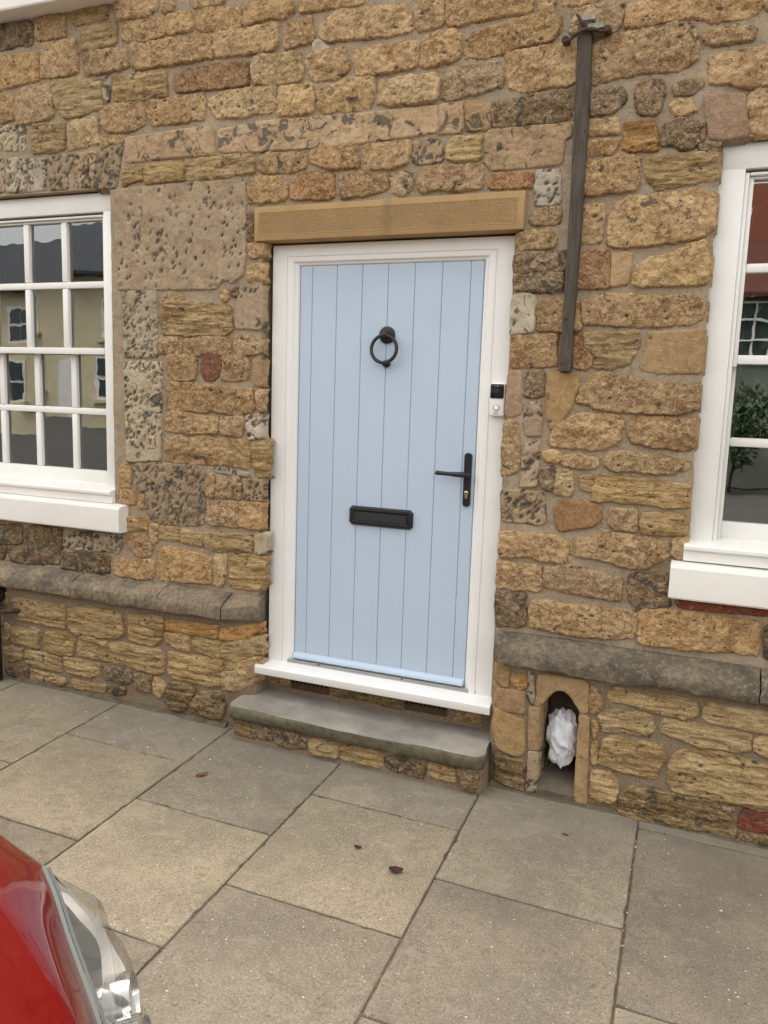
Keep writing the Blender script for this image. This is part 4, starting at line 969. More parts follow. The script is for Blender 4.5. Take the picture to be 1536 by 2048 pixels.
# ================================================================== SASH WINDOWS
def window(x_in, sgn, rooms_label):
    """x_in: outer edge of the frame on the door side; sgn: direction the window extends from there"""
    X = lambda d: x_in + sgn * d
    w = empty('window', (X(.55), .06, .66), house)
    B = lambda n, a, b, y0, y1, z0, z1, m='gloss', bev=.002: box(n, X(a), X(b), y0, y1, z0, z1, M[m], w, bev, 2)
    W = 1.115; f = .078 if sgn > 0 else .062
    B('jamb', -.015, f, .040, .16, .70, 1.995); B('jamb', W - f, W, .040, .16, .70, 1.995); B('head', -.015, W, .042, .16, 1.9955, 2.078)
    # staff bead round the opening, then the upper sash (outer) and the lower sash (inner)
    B('bead', f, f + .014, .052, .075, .715, 1.985, bev=.004); B('bead', W - f - .014, W - f, .052, .075, .715, 1.985, bev=.004); B('bead', f + .0145, W - f - .0145, .052, .075, 1.975, 1.985, bev=.004)
    s0 = f + .0145; s1 = W - s0
    nb = [(s0 + .012) + (s1 - s0 - .024) * k / 4 for k in range(5)]
    yu = (.068, .106); yl = (.112, .150); bw = .017
    B('stile', s0, s0 + .014, *yu, 1.345, 1.974); B('stile', s1 - .014, s1, *yu, 1.345, 1.974)
    B('top_rail', s0 + .0142, s1 - .0142, *yu, 1.966, 1.974); B('meeting_rail', s0 + .0142, s1 - .0142, yu[0] - .002, yu[1], 1.354, 1.384)
    B('stile', s0, s0 + .014, *yl, .716, 1.385); B('stile', s1 - .014, s1, *yl, .716, 1.385)
    B('meeting_rail', s0 + .0142, s1 - .0142, *yl, 1.356, 1.384); B('bottom_rail', s0 + .0142, s1 - .0142, *yl, .716, .795)
    for y, zr, zt in ((yu, (1.384, 1.966), 1.676), (yl, (.795, 1.356), 1.082)):
        for k in (1, 2, 3):
            for z0, z1 in ((zr[0], zt - .0155), (zt + .0155, zr[1])): B('glazing_bar', nb[k] - bw, nb[k] + bw, y[0] + .001, y[1], z0, z1, bev=.006)
        B('glazing_bar', s0 + .0142, s1 - .0142, y[0] + .002, y[1], zt - .0155, zt + .0155, bev=.006)
        for k in range(4):
            a = s0 + .014 if k == 0 else nb[k] + bw; b = s1 - .014 if k == 3 else nb[k + 1] - bw
            for z0, z1 in ((zr[0], zt - .0155), (zt + .0155, zr[1])):
                o = box('pane', X(a - .004), X(b + .004), y[0] + .020, y[0] + .024, z0 - .004, z1 + .004, M['glass'], w, 0, 1)
                # old glass: no two panes lie quite in one plane
                o.rotation_euler = (random.uniform(-.011, .011), 0, random.uniform(-.011, .011))
    # timber sill with its nosing
    xa, xb = sorted((X(-.012), X(W + .05)))
    extrude_profile('timber_sill', [(.16, .662), (-.018, .662), (-.018, .700), (-.030, .702), (-.034, .706), (-.034, .716), (-.030, .720), (.062, .732), (.16, .736)], xa, xb, M['gloss'], w, 1, 0)
    return w
winL = window(-.824, -1, ''); tag(winL, 'small paned white sash window left of the door')
winR = window(1.726, 1, ''); tag(winR, 'small paned white sash window right of the door')
def stone_sill(x0, x1, z0, z1, front, seed):
    prof = [(.06, z0), (front + .004, z0), (front, z0 + .006), (front - .002, (z0 + z1) / 2), (front, z1 - .012), (front + .006, z1 - .003), (front + .05, z1 + .004), (.06, z1 + .008)]
    return extrude_profile('window_sill', prof, x0, x1, M['sillpaint'], house, 40, .0007, seed, True, 12)
stone_sill(-2.06, -.735, .533, .656, -.064, 2.2); stone_sill(1.676, 3.0, .529, .652, -.064, 6.1)
stone_sill(-2.06, -.735, 2.842, 2.975, -.105, 9.4)

# ================================================================== ROOMS behind the glass
def room(name, x0, x1, wx0, wx1):
    """an open-fronted room with an added rear opening that lets in daylight"""
    bm = bmesh.new(); y0, y1, z0, z1 = .225, 3.6, -.28, 2.45; a0, a1 = .55, 2.05
    V = [bm.verts.new(p) for p in ((x0, y0, z0), (x1, y0, z0), (x1, y1, z0), (x0, y1, z0), (x0, y0, z1), (x1, y0, z1), (x1, y1, z1), (x0, y1, z1))]
    for f in ((3, 2, 1, 0), (4, 5, 6, 7), (0, 3, 7, 4), (1, 2, 6, 5)): bm.faces.new([V[i] for i in f])
    W = [bm.verts.new(p) for p in ((wx0, y1, a0), (wx1, y1, a0), (wx1, y1, a1), (wx0, y1, a1))]  # window opening added in the rear wall to brighten the room
    for f in ((V[3], V[2], W[1], W[0]), (V[2], V[6], W[2], W[1]), (V[6], V[7], W[3], W[2]), (V[7], V[3], W[0], W[3])): bm.faces.new(f)
    o = tag(from_bm(name, bm, M['room'], None), kind='structure')
    for k in range(4): box('added_window_bar', wx0 + (wx1 - wx0) * k / 3 - .02, wx0 + (wx1 - wx0) * k / 3 + .02, y1 - .03, y1 + .03, a0, a1, M['gloss'], o, .003, 1)
    for zz in (a0, 1.3, a1): box('added_window_bar', wx0 + .021, wx1 - .021, y1 - .025, y1 + .025, zz - .02, zz + .02, M['gloss'], o, .003, 1)
    return o
room('interior_wall', -5.4, .05, -2.9, -.6); room('interior_wall', .98, 5.0, 1.25, 3.2)
def curtain(x0, x1, y, z0, z1, label, n=7):
    bm = bmesh.new(); m = 60; rows = []
    for zz in np.linspace(z0, z1, 5):
        rows.append([bm.verts.new((x0 + (x1 - x0) * i / m, y + .022 * math.sin(i / m * n * 6.28) + .008 * math.sin(i * 1.7), zz)) for i in range(m + 1)])
    for r_ in range(4):
        for i in range(m): bm.faces.new((rows[r_][i], rows[r_][i + 1], rows[r_ + 1][i + 1], rows[r_ + 1][i]))
    o = from_bm('curtain', bm, M['curtain'], None, True); md = o.modifiers.new('thickness', 'SOLIDIFY'); md.thickness = .004
    return tag(o, label, 'curtain')
curtain(-1.36, -1.20, .36, .1, 2.2, 'narrow gathered curtain inside the left window, nearer the door', 4)
curtain(-2.30, -1.50, .30, .1, 2.2, 'sheer pale net curtain hanging close behind the left window panes', 13)
pole = empty('floor_lamp', (-1.62, .62, -.28)); tag(pole, 'slim white upright lamp pole standing inside the left window', 'lamp')
bm = bmesh.new(); tube(bm, [(-1.62, .62, -.26), (-1.62, .62, 1.95)], .016, 10); from_bm('pole', bm, M['upvc'], pole, True, 60)
bm = bmesh.new(); lathe(bm, [(.14, -.28), (.14, -.262), (.02, -.25)], (-1.62, .62, 0), 'Z', 20); from_bm('base', bm, M['upvc'], pole, True, 40)
bm = bmesh.new(); lathe(bm, [(.10, 1.95), (.16, 2.14), (.155, 2.14), (.095, 1.955)], (-1.62, .62, 0), 'Z', 24, False); from_bm('lamp_shade', bm, M['curtain'], pole, True, 60)
plant = empty('potted_plant', (-1.13, .30, .70)); tag(plant, 'small spiky green plant on the inner sill of the left window', 'plant')
bm = bmesh.new(); lathe(bm, [(.030, .70), (.042, .765), (.038, .765), (.036, .755)], (-1.13, .30, 0), 'Z', 18); from_bm('pot', bm, M['curtain'], plant, True, 40)
for k in range(14):
    a_ = k * 2.4; L_ = random.uniform(.06, .10); e = random.uniform(.2, .9); d_ = Vector((math.cos(a_) * e, math.sin(a_) * e, 1)).normalized(); p = Vector((-1.13, .30, .755)); sd = d_.cross(Vector((0, 0, 1))).normalized() * .007
    bm = bmesh.new(); q = [bm.verts.new(v) for v in (p - sd * .6, p + sd * .6, p + d_ * L_ * .6 + sd, p + d_ * L_ * 1.1 - Vector((0, 0, .01)), p + d_ * L_ * .6 - sd)]; bm.faces.new(q); from_bm('leaf', bm, M['plant'], plant)
sillin = box('inner_sill', -2.0, -.85, .155, .38, .675, .70, M['gloss'], house, .003, 2); box('inner_sill', 1.75, 2.9, .155, .38, .675, .70, M['gloss'], house, .003, 2)
chair = empty('wicker_chair', (-1.85, .95, -.28)); tag(chair, 'rounded cream chair back inside the left window', 'chair')
bm = bmesh.new(); pts = [(-2.08, .9, .2)] + [(-1.85 + .23 * math.cos(a_), .9, .62 + .28 * math.sin(a_)) for a_ in np.linspace(math.pi, 0, 12)] + [(-1.62, .9, .2)]
n = len(pts); f0 = [bm.verts.new(p) for p in pts]; f1 = [bm.verts.new((p[0], p[1] + .06, p[2])) for p in pts]; bm.faces.new(f0); bm.faces.new(list(reversed(f1)))
for k in range(n): bm.faces.new((f0[k], f1[k], f1[(k + 1) % n], f0[(k + 1) % n]))
bmesh.ops.recalc_face_normals(bm, faces=bm.faces); from_bm('backrest', bm, M['curtain'], chair); box('seat', -2.10, -1.60, .90, 1.4, .12, .2, M['curtain'], chair, .02, 2)
for xx in (-2.07, -1.63):
    for yy in (.93, 1.36): box('leg', xx - .02, xx + .02, yy - .02, yy + .02, -.28, .12, M['wood'], chair, .004, 1)
sofa = empty('sofa', (2.2, .75, -.28)); tag(sofa, 'grey fabric sofa with rounded back inside the right window', 'sofa')
box('backrest', 1.45, 3.1, .42, .66, .0, .80, M['sofa'], sofa, .09, 4); box('seat', 1.55, 3.0, .64, 1.25, -.05, .18, M['sofa'], sofa, .05, 3); box('base', 1.5, 3.05, .45, 1.25, -.22, -.04, M['sofa'], sofa, .02, 2)
for xx in (1.42, 2.97): box('armrest', xx, xx + .16, .5, 1.25, -.2, .42, M['sofa'], sofa, .06, 3)
cu = box('cushion', 1.80, 2.10, .68, .84, .72, 1.02, M['cushion'], None, .07, 4); tag(cu, 'plump black cushion propped on the grey sofa in the right window', 'cushion')
lamp = empty('table_lamp', (2.24, 1.2, .3)); tag(lamp, 'dark faceted table lamp behind the black cushion in the right window', 'lamp')
bm = bmesh.new(); lathe(bm, [(.03, .82), (.055, .92), (.075, 1.0), (.05, 1.1), (.02, 1.14)], (2.24, 1.2, 0), 'Z', 7); from_bm('lamp_body', bm, M['seal'], lamp)
bm = bmesh.new(); lathe(bm, [(.16, 1.15), (.10, 1.36), (.095, 1.36), (.155, 1.15)], (2.24, 1.2, 0), 'Z', 20, False); from_bm('lamp_shade', bm, M['curtain'], lamp, True, 60)
side = box('side_table', 2.06, 2.44, 1.02, 1.40, .78, .82, M['wood'], lamp, .004, 1); side.name = 'table_top'
for xx in (2.10, 2.40):
    for yy in (1.06, 1.36): box('table_leg', xx - .015, xx + .015, yy - .015, yy + .015, -.28, .779, M['wood'], lamp, .003, 1)

# ================================================================== DOOR STEP
step = empty('door_step', (.45, -.05, -.31)); tag(step, 'worn grey stone doorstep below the blue door, on a rubble riser', 'step')
prof = [(.15, -.148), (.02, -.147), (-.08, -.146), (-.150, -.147), (-.168, -.149), (-.176, -.155), (-.179, -.166), (-.177, -.185), (-.173, -.202), (-.165, -.206), (-.10, -.207), (.15, -.207)]
n = len(prof); NX = 90; V = []; F = []; fm_ = []
for i in range(NX + 1):
    t_ = i / NX
    for j, (y, z_) in enumerate(prof):
        xl = -.082; xr = 1.066 - max(0, (y + .178)) * .10
        x = xl + (xr - xl) * t_
        r_ = min(1.0, min(t_, 1 - t_) * (xr - xl) / .03); yy = y if y > -.09 else y + (1 - r_) * (1 - r_) * .03
        q = mnoise.noise_vector(Vector((x * 6, j * .45, 2))); w_ = mnoise.noise_vector(Vector((x * 38, j * 1.5, 5)))
        dish = -.008 * math.exp(-((x - .5) / .3) ** 2) if j < 5 else 0
        am = .0025 if j < 3 else .0045
        V.append((x + .004 * w_.y * (1 if i in (0, NX) else 0), yy + am * q.x + .0015 * w_.x, z_ + (am * .7) * q.z + .001 * w_.z + dish - .006 * (x - .45)))
for i in range(NX):
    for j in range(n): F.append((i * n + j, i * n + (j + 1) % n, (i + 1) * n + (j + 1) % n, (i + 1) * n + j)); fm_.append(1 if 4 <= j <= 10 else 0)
F.append(tuple(range(n))); F.append(tuple(NX * n + j for j in range(n))); fm_ += [1, 1]
bm = bmesh.new(); vs = [bm.verts.new(v) for v in V]
for f, k in zip(F, fm_): bm.faces.new([vs[i] for i in f]).material_index = k
bmesh.ops.recalc_face_normals(bm, faces=bm.faces)
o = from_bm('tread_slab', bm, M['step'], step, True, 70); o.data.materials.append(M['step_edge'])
extrude_profile('riser', [(-.150, -.36), (-.146, -.204), (.1, -.204), (.1, -.36)], -.052, 1.056, M['mortar_low'], step, 80, .006, 4)
RIS = ['K -50,-212 5,-206 56,-254 50,-278 -45,-274', 'g 66,-230 122,-212 136,-268 68,-272', 'g 150,-225 299,-222 304,-268 219,-288 150,-276', 's 312,-236 378,-220 447,-238 444,-281 326,-288', 'Y 465,-236 549,-220 653,-236 642,-284 466,-284', 'k 661,-238 754,-227 827,-243 824,-292 716,-290 662,-276', 's 841,-226 943,-230 952,-279 851,-284', 'g 954,-220 1048,-212 1046,-300 983,-290']
for i, r_ in enumerate(RIS):
    k, p = parse(r_)[0]; stone('stone', k, p, step, lambda x, z=None: np.full_like(x, -.149), .005, 700 + i * 9, 1.0)

# ================================================================== PAVEMENT, ROAD
pav = None
bm = bmesh.new(); xs = np.linspace(-12, 12, 49); ys = [-1.78, -1.2, -.8, -.4, -.1, .12]
gv = [[bm.verts.new((x, y, G0(x) - .0065)) for x in xs] for y in ys]
for i in range(len(ys) - 1):
    for k in range(len(xs) - 1): bm.faces.new((gv[i][k], gv[i][k + 1], gv[i + 1][k + 1], gv[i + 1][k]))
pav = tag(from_bm('pavement', bm, M['joint'], None), kind='structure')
CJ = [(-3.80, .07), (-3.19, .07), (-2.59, .07), (-1.98, .07), (-1.37, .07), (-.756, .068), (-.131, .047), (.455, .030), (1.047, .028), (1.638, .025), (2.24, .022), (2.85, .02), (3.46, .02), (4.07, .02)]
ROWS = {4: [-.748, -1.37], 5: [-.435, -1.062], 6: [-.748, -1.37], 7: [-.428, -1.05], 8: [-.735, -1.36], 9: [-.117, -1.055], 10: [-.73, -1.36]}
buff, grey, brown, pale = (147, 136, 115), (139, 130, 113), (131, 121, 106), (145, 135, 117)
SC_ = {(5, 0): grey, (5, 1): buff, (5, 2): brown, (6, 0): grey, (6, 1): buff, (7, 0): pale, (7, 1): buff, (7, 2): brown, (8, 0): grey, (8, 1): brown, (9, 0): grey, (9, 1): brown, (9, 2): grey, (4, 0): buff, (4, 1): buff, (6, 2): brown, (8, 2): brown}
sr = random.Random(5)
def slab(pts, rgb, seed):
    """pts: four corners (x, y)"""
    g = .0035; c = np.mean(pts, 0); r_ = random.Random(seed); loop = []
    for i in range(4):
        a = np.array(pts[i]); b = np.array(pts[(i + 1) % 4]); e = (b - a) / np.linalg.norm(b - a); nn = np.array([-e[1], e[0]])
        if nn @ (c - a) < 0: nn = -nn
        m = 26
        for k in range(m):
            tt = k / m; p = a + (b - a) * tt; ins = g + .0028 * mnoise.noise(Vector((p[0] * 25, p[1] * 25, seed))) + .0018 * mnoise.noise(Vector((p[0] * 90, p[1] * 90, seed))) + (.006 if r_.random() < .035 else 0)
            if k == 0: continue
            if k == 1: p = a + (b - a) * .012
            if k == m - 1: p = a + (b - a) * .988
            loop.append(p + nn * ins)
    n = len(loop); tx, ty, tz = r_.uniform(-.003, .003), r_.uniform(-.003, .003), r_.uniform(-.001, .0015)
    zt = lambda p: G0(p[0]) + tx * (p[0] - c[0]) + ty * (p[1] - c[1]) + tz
    bm = bmesh.new()
    rings = []
    for ins, dz in ((0, -.03), (0, -.0035), (.003, -.0006), (.008, 0)):
        ring = []
        for p in loop:
            d = c - p; d = d / np.linalg.norm(d); q = p + d * ins * 1.3
            ring.append(bm.verts.new((q[0], q[1], zt(q) + dz)))
        rings.append(ring)
    for i in range(3):
        for k in range(n): bm.faces.new((rings[i][k], rings[i][(k + 1) % n], rings[i + 1][(k + 1) % n], rings[i + 1][k]))
    bm.faces.new(rings[-1]); bmesh.ops.recalc_face_normals(bm, faces=bm.faces)
    if bm.faces[-1].normal.z < 0: bmesh.ops.reverse_faces(bm, faces=bm.faces)
    o = from_bm('paving_slab', bm, M['slab'], pav, True, 30); k = 1 + r_.uniform(-.06, .06); cc = s2l(*rgb); o.color = (cc[0] * k, cc[1] * k, cc[2] * k, 1)
for ci in range(len(CJ) - 1):
    rows = ROWS.get(ci) or [-.43 - .31 * (ci % 2), -1.05 - .31 * (ci % 2)]
    edges = [.03] + rows + [-1.775]
    for ri in range(len(edges) - 1):
        y0, y1 = edges[ri], edges[ri + 1]; xx = lambda j, y: CJ[j][0] - CJ[j][1] * y
        slab([(xx(ci, y0), y0), (xx(ci + 1, y0), y0), (xx(ci + 1, y1), y1), (xx(ci, y1), y1)], SC_.get((ci, ri)) or sr.choice([buff, grey, brown]), ci * 10 + ri)
# mortar fillet where the paving meets the wall
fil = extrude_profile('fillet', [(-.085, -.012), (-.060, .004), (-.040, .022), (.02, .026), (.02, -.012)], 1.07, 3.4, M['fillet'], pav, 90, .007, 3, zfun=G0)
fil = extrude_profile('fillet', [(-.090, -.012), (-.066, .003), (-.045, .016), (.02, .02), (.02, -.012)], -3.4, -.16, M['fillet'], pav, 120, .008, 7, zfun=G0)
bm = bmesh.new()
kerb = []
for k in range(14):
    x0 = -6.3 + k * .915
    tag(extrude_profile('kerb_stone', [(-1.93, -.14), (-1.93, -.02), (-1.915, -.004), (-1.78, -.002), (-1.78, -.14)], x0 + .003, x0 + .912, M['kerb'], pav, 6, .002, k, zfun=G0), None)
bm = bmesh.new(); gv = [[bm.verts.new((x, y, G0(max(-12, min(12, x))) - .115)) for x in (-400, -12, 12, 400)] for y in (-400, -30, -1.925, .5)]
for i in range(3):
    for k in range(3): bm.faces.new((gv[i][k], gv[i][k + 1], gv[i + 1][k + 1], gv[i + 1][k]))
tag(from_bm('road', bm, M['asphalt'], None), kind='structure')

# ================================================================== THINGS ON THE WALL AND THE PAVEMENT
bat = empty('timber_cover_strip', (1.258, 0, 1.315)); tag(bat, 'tall weathered grey timber strip fixed to the wall right of the door, iron hook above', 'timber strip')
xc_ = [(2.52, 1.2545, .0255), (2.46, 1.2535, .0250), (2.3, 1.258, .0255), (1.91, 1.2615, .0235), (1.6, 1.2595, .0225), (1.315, 1.2570, .0215)]
V = []; F = []; zs_ = np.linspace(2.50, 1.315, 40)
for i, z_ in enumerate(zs_):
    cx = np.interp(z_, [q[0] for q in xc_][::-1], [q[1] for q in xc_][::-1]); hw_ = np.interp(z_, [q[0] for q in xc_][::-1], [q[2] for q in xc_][::-1])
    hw_ += .0012 * mnoise.noise(Vector((z_ * 14, 2, 3)))
    for dx, y in ((-1, .0), (-1, -.022), (-.86, -.030), (-.3, -.0335), (.3, -.0335), (.86, -.030), (1, -.022), (1, .0)): V.append((cx + dx * hw_, y + .0012 * mnoise.noise(Vector((dx * 3, z_ * 10, 1))), z_))
for i in range(len(zs_) - 1):
    for j in range(8): F.append((i * 8 + j, i * 8 + (j + 1) % 8, (i + 1) * 8 + (j + 1) % 8, (i + 1) * 8 + j))
F.append(tuple(range(8))); F.append(tuple((len(zs_) - 1) * 8 + j for j in range(8)))
bm = bmesh.new(); vs = [bm.verts.new(v) for v in V]
for f in F: bm.faces.new([vs[i] for i in f])
bmesh.ops.recalc_face_normals(bm, faces=bm.faces); from_bm('strip', bm, M['wood'], bat, True, 40)
for z_ in (1.345, 1.50): 
    bm = bmesh.new(); lathe(bm, [(.0055, -.0335), (.0055, -.0355), (.003, -.0365)], (1.248, 0, z_), 'Y', 12); from_bm('nail', bm, M['rust'], bat, True, 40)
bm = bmesh.new(); tube(bm, [(1.196, -.03, 2.437), (1.205, -.038, 2.437), (1.222, -.044, 2.450), (1.25, -.047, 2.462), (1.285, -.046, 2.460), (1.312, -.04, 2.452), (1.328, -.032, 2.456)], [.006, .006, .006, .0065, .0065, .006, .006], 8); from_bm('bracket_strap', bm, M['rust'], bat, True, 50)
for x_, z_ in ((1.190, 2.441), (1.330, 2.459)):
    bm = bmesh.new(); lathe(bm, [(.013, .02), (.013, -.036), (.010, -.043), (.003, -.044)], (x_, 0, z_), 'Y', 16); from_bm('bracket_bolt', bm, M['rust'], bat, True, 40)
bm = bmesh.new(); tube(bm, [(1.254, -.040, 2.465), (1.248, -.052, 2.480), (1.238, -.056, 2.496), (1.228, -.056, 2.509)], [.007, .0065, .006, .005], 8); from_bm('hook', bm, M['rust'], bat, True, 50)
extrude_profile('lead_cap', [(-.034, 2.498), (-.034, 2.512), (-.02, 2.518), (.004, 2.518), (.004, 2.498)], 1.234, 1.284, M['lead'], bat, 3, .002, 4)
extrude_profile('lead_cap', [(-.046, 2.463), (-.048, 2.476), (-.020, 2.488), (.004, 2.488), (.004, 2.463)], 1.262, 1.316, M['lead'], bat, 5, .004, 8)

pipe = empty('drain_pipe', (-1.45, -.115, -.29)); tag(pipe, 'short dark cast iron drain pipe with collar at the wall foot, far left', 'pipe')
bm = bmesh.new(); tube(bm, [(-1.492, -.112, -.30), (-1.492, -.112, .10)], .038, 18); from_bm('barrel', bm, M['black'], pipe, True, 60)
bm = bmesh.new(); lathe(bm, [(.040, .06), (.050, .064), (.050, .095), (.042, .102)], (-1.492, -.112, 0), 'Z', 20); from_bm('collar', bm, M['rust'], pipe, True, 40)
bm = bmesh.new(); tube(bm, [(-1.492, -.112, .10), (-1.492, -.10, .13), (-1.492, -.06, .15), (-1.492, .0, .152)], .036, 14); from_bm('bend', bm, M['black'], pipe, True, 60)
bm = bmesh.new(); tube(bm, [(-1.445, -.105, .078), (-1.40, -.09, .08), (-1.372, -.06, .08), (-1.368, -.03, .08)], .012, 8); from_bm('holdfast', bm, M['rust'], pipe, True, 50)

# crumpled white plastic bag stuffed into the niche
bm = bmesh.new(); br = random.Random(21); BC = Vector((1.334, .005, -.085))
for fan, (ang, ln, spread, tilt) in enumerate(((1.9, .100, .7, -.2), (3.7, .085, .7, -.75))):
    npl, nr = 16, 9; rows = []; pl_ = [br.uniform(-1, 1) for _ in range(npl + 1)]; ln *= .86
    for i in range(nr + 1):
        rr = ln * (i / nr); row = []
        for k in range(npl + 1):
            th = ang + spread * (k / npl - .5); zig = pl_[k] * (.001 + .007 * (i / nr))
            wob = mnoise.noise_vector(Vector((th * 2.2, rr * 30, fan * 3.1)))
            r2 = rr * (1 + .5 * mnoise.noise(Vector((th * 4, fan, 0))) * (i / nr)); curl = math.sin(i / nr * 2.4) * .030 * tilt * 1.4
            row.append(bm.verts.new(BC + Vector((math.cos(th) * r2 * .62, curl + zig - .004 * fan * .3, math.sin(th) * r2)) + wob * .007 * (i / nr)))
        rows.append(row)
    for i in range(nr):
        for k in range(npl): bm.faces.new((rows[i][k], rows[i][k + 1], rows[i + 1][k + 1], rows[i + 1][k]))
core = bmesh.ops.create_icosphere(bm, subdivisions=5, radius=1.0)['verts']
for v in core:
    d = v.co.normalized(); wv = mnoise.noise_vector(d * 1.2) * .5
    f1 = 1 - abs(mnoise.noise((d + wv) * 1.05 + Vector((5, 1, 2)))); f2 = 1 - abs(mnoise.noise(Vector((d.x * 3.2, d.y * 3.2, d.z * 1.1)) + wv * 1.4 + Vector((1, 7, 2))))
    r_ = .66 + .26 * f1 ** 3 + .13 * f2 ** 4 + .22 * mnoise.noise(d * .9 + Vector((2, 2, 2)))
    v.co = BC + Vector((d.x * r_ * .066 - .010 * d.z * d.z - .006 * d.z, .004 + d.y * r_ * .062 + .012 * d.z, d.z * r_ * .112))
o = from_bm('plastic_bag', bm, M['bag'], None, True, 50); tag(o, 'crumpled white plastic bag stuffed into the small arched niche', 'bag')
for k, lb in enumerate(('pale dry stalk upright in the dark arched niche, left of the white bag', 'shorter dry stalk leaning at the back of the arched niche')):
    bm = bmesh.new(); x_ = 1.268 + .02 * k
    tube(bm, [(x_, .05 + .01 * k, -.235), (x_ + .012, .08, -.12 - .02 * k), (x_ + .02, .09, .02 - .06 * k)], [.0024, .002, .001], 5); o = from_bm('dry_stalk', bm, M['straw'], None, True)
    tag(o, lb, 'stalk')

def leaf(x, y, L_, W_, ang, mat, label, curl=.006):
    bm = bmesh.new(); n = 10; rows = []; z0 = G0(x) + .0035
    for i in range(n + 1):
        t_ = i / n; w_ = W_ * math.sin(math.pi * t_) ** .8 * (1 - .3 * t_) + .0004
        rows.append([bm.verts.new(((t_ - .5) * L_, s_ * w_, curl * (abs(s_) * .7 + (t_ - .5) ** 2 * 2.2))) for s_ in (-1, -.4, 0, .4, 1)])
    for i in range(n):
        for k in range(4): bm.faces.new((rows[i][k], rows[i + 1][k], rows[i + 1][k + 1], rows[i][k + 1]))
    bmesh.ops.transform(bm, matrix=Matrix.Translation((x, y, z0)) @ Matrix.Rotation(ang, 4, 'Z'), verts=bm.verts)
    o = from_bm('fallen_leaf', bm, M[mat], None, True); md = o.modifiers.new('thickness', 'SOLIDIFY'); md.thickness = .0008
    tag(o, label, 'leaf')
leaf(.020, -.497, .052, .011, 1.0, 'leaf_red', 'curved rust brown leaf on the paving in front of the doorstep left end')
leaf(.946, -.762, .046, .019, .3, 'leaf_dark', 'round dark red leaf on the buff slab, largest of the dark leaves', .009)
leaf(.781, -.693, .026, .008, .1, 'leaf_dark', 'tiny dark leaf scrap on the buff slab in front of the step middle')
leaf(1.409, -.295, .022, .004, -.1, 'leaf_red', 'thin rust coloured leaf scrap on the grey slab before the niche')
# pale grit scattered over the paving
gr = random.Random(3); V = []; F = []
for k in range(900):
    y = -abs(gr.gauss(0, .75)) if gr.random() < .5 else gr.uniform(-1.7, -.1); x = gr.uniform(-1.6, 2.6)
    if y < -1.74 or (y > -.2 and -.2 < x < 1.1) or y > -.09: continue
    if gr.random() < .03: x = CJ[9]; x = x[0] - x[1] * y + gr.gauss(0, .004)
    s_ = gr.uniform(.0008, .0024) * (1.5 if gr.random() < .05 else 1); z0 = G0(x); a_ = gr.uniform(0, 6.28); b_ = len(V); el = gr.uniform(1, 2.2)
    for q in range(4): V.append((x + s_ * el * math.cos(a_ + q * 1.57), y + s_ * math.sin(a_ + q * 1.57), z0 + .0002))
    V.append((x, y, z0 + s_ * .9))
    for q in range(4): F.append((b_ + q, b_ + (q + 1) % 4, b_ + 4))
o = from_np('grit', V, F, M['grit'], None, False); tag(o, 'pale grit and chippings scattered over the paving slabs', 'grit', kind='stuff')

# ================================================================== RED CAR parked at the kerb, front corner in view
CY = -2.95; ROADZ = -.425
car = empty('parked_car', (-.6, CY, ROADZ)); tag(car, 'glossy red hatchback parked at the kerb, clear swept back headlight nearest the door', 'car')
def cr(pts, n):
    """resample a polyline with Catmull-Rom by arc length"""
    P = [np.array(p, float) for p in pts]; P = [2 * P[0] - P[1]] + P + [2 * P[-1] - P[-2]]; out = []
    for i in range(1, len(P) - 2):
        for k in range(24):
            t_ = k / 24; a, b, c, d = P[i - 1:i + 3]
            out.append(.5 * (2 * b + (c - a) * t_ + (2 * a - 5 * b + 4 * c - d) * t_ ** 2 + (3 * b - a - 3 * c + d) * t_ ** 3))
    out.append(P[-2]); out = np.array(out); L_ = np.concatenate([[0], np.cumsum(np.linalg.norm(np.diff(out, axis=0), axis=1))]); s_ = np.linspace(0, L_[-1], n)
    return np.stack([np.interp(s_, L_, out[:, k]) for k in range(3)], 1)
def cr_seg(pts, breaks, ns):
    """one smooth curve, resampled segment by segment between the control points named in breaks"""
    P = [np.array(p, float) for p in pts]; P = [2 * P[0] - P[1]] + P + [2 * P[-1] - P[-2]]; out = []
    for i in range(1, len(P) - 2):
        for k in range(24):
            t_ = k / 24; a, b, c, d = P[i - 1:i + 3]
            out.append(.5 * (2 * b + (c - a) * t_ + (2 * a - 5 * b + 4 * c - d) * t_ ** 2 + (3 * b - a - 3 * c + d) * t_ ** 3))
    out.append(P[-2]); out = np.array(out); res = []
    for (i0, i1), n in zip(zip(breaks[:-1], breaks[1:]), ns):
        q = out[i0 * 24:i1 * 24 + 1]; L_ = np.concatenate([[0], np.cumsum(np.linalg.norm(np.diff(q, axis=0), axis=1))]); s_ = np.linspace(0, L_[-1], n)
        r_ = np.stack([np.interp(s_, L_, q[:, k]) for k in range(3)], 1); res.append(r_ if i1 == breaks[-1] else r_[:-1])
    return np.vstack(res)
mirror = lambda A: np.stack([A[..., 0], 2 * CY - A[..., 1], A[..., 2]], -1)
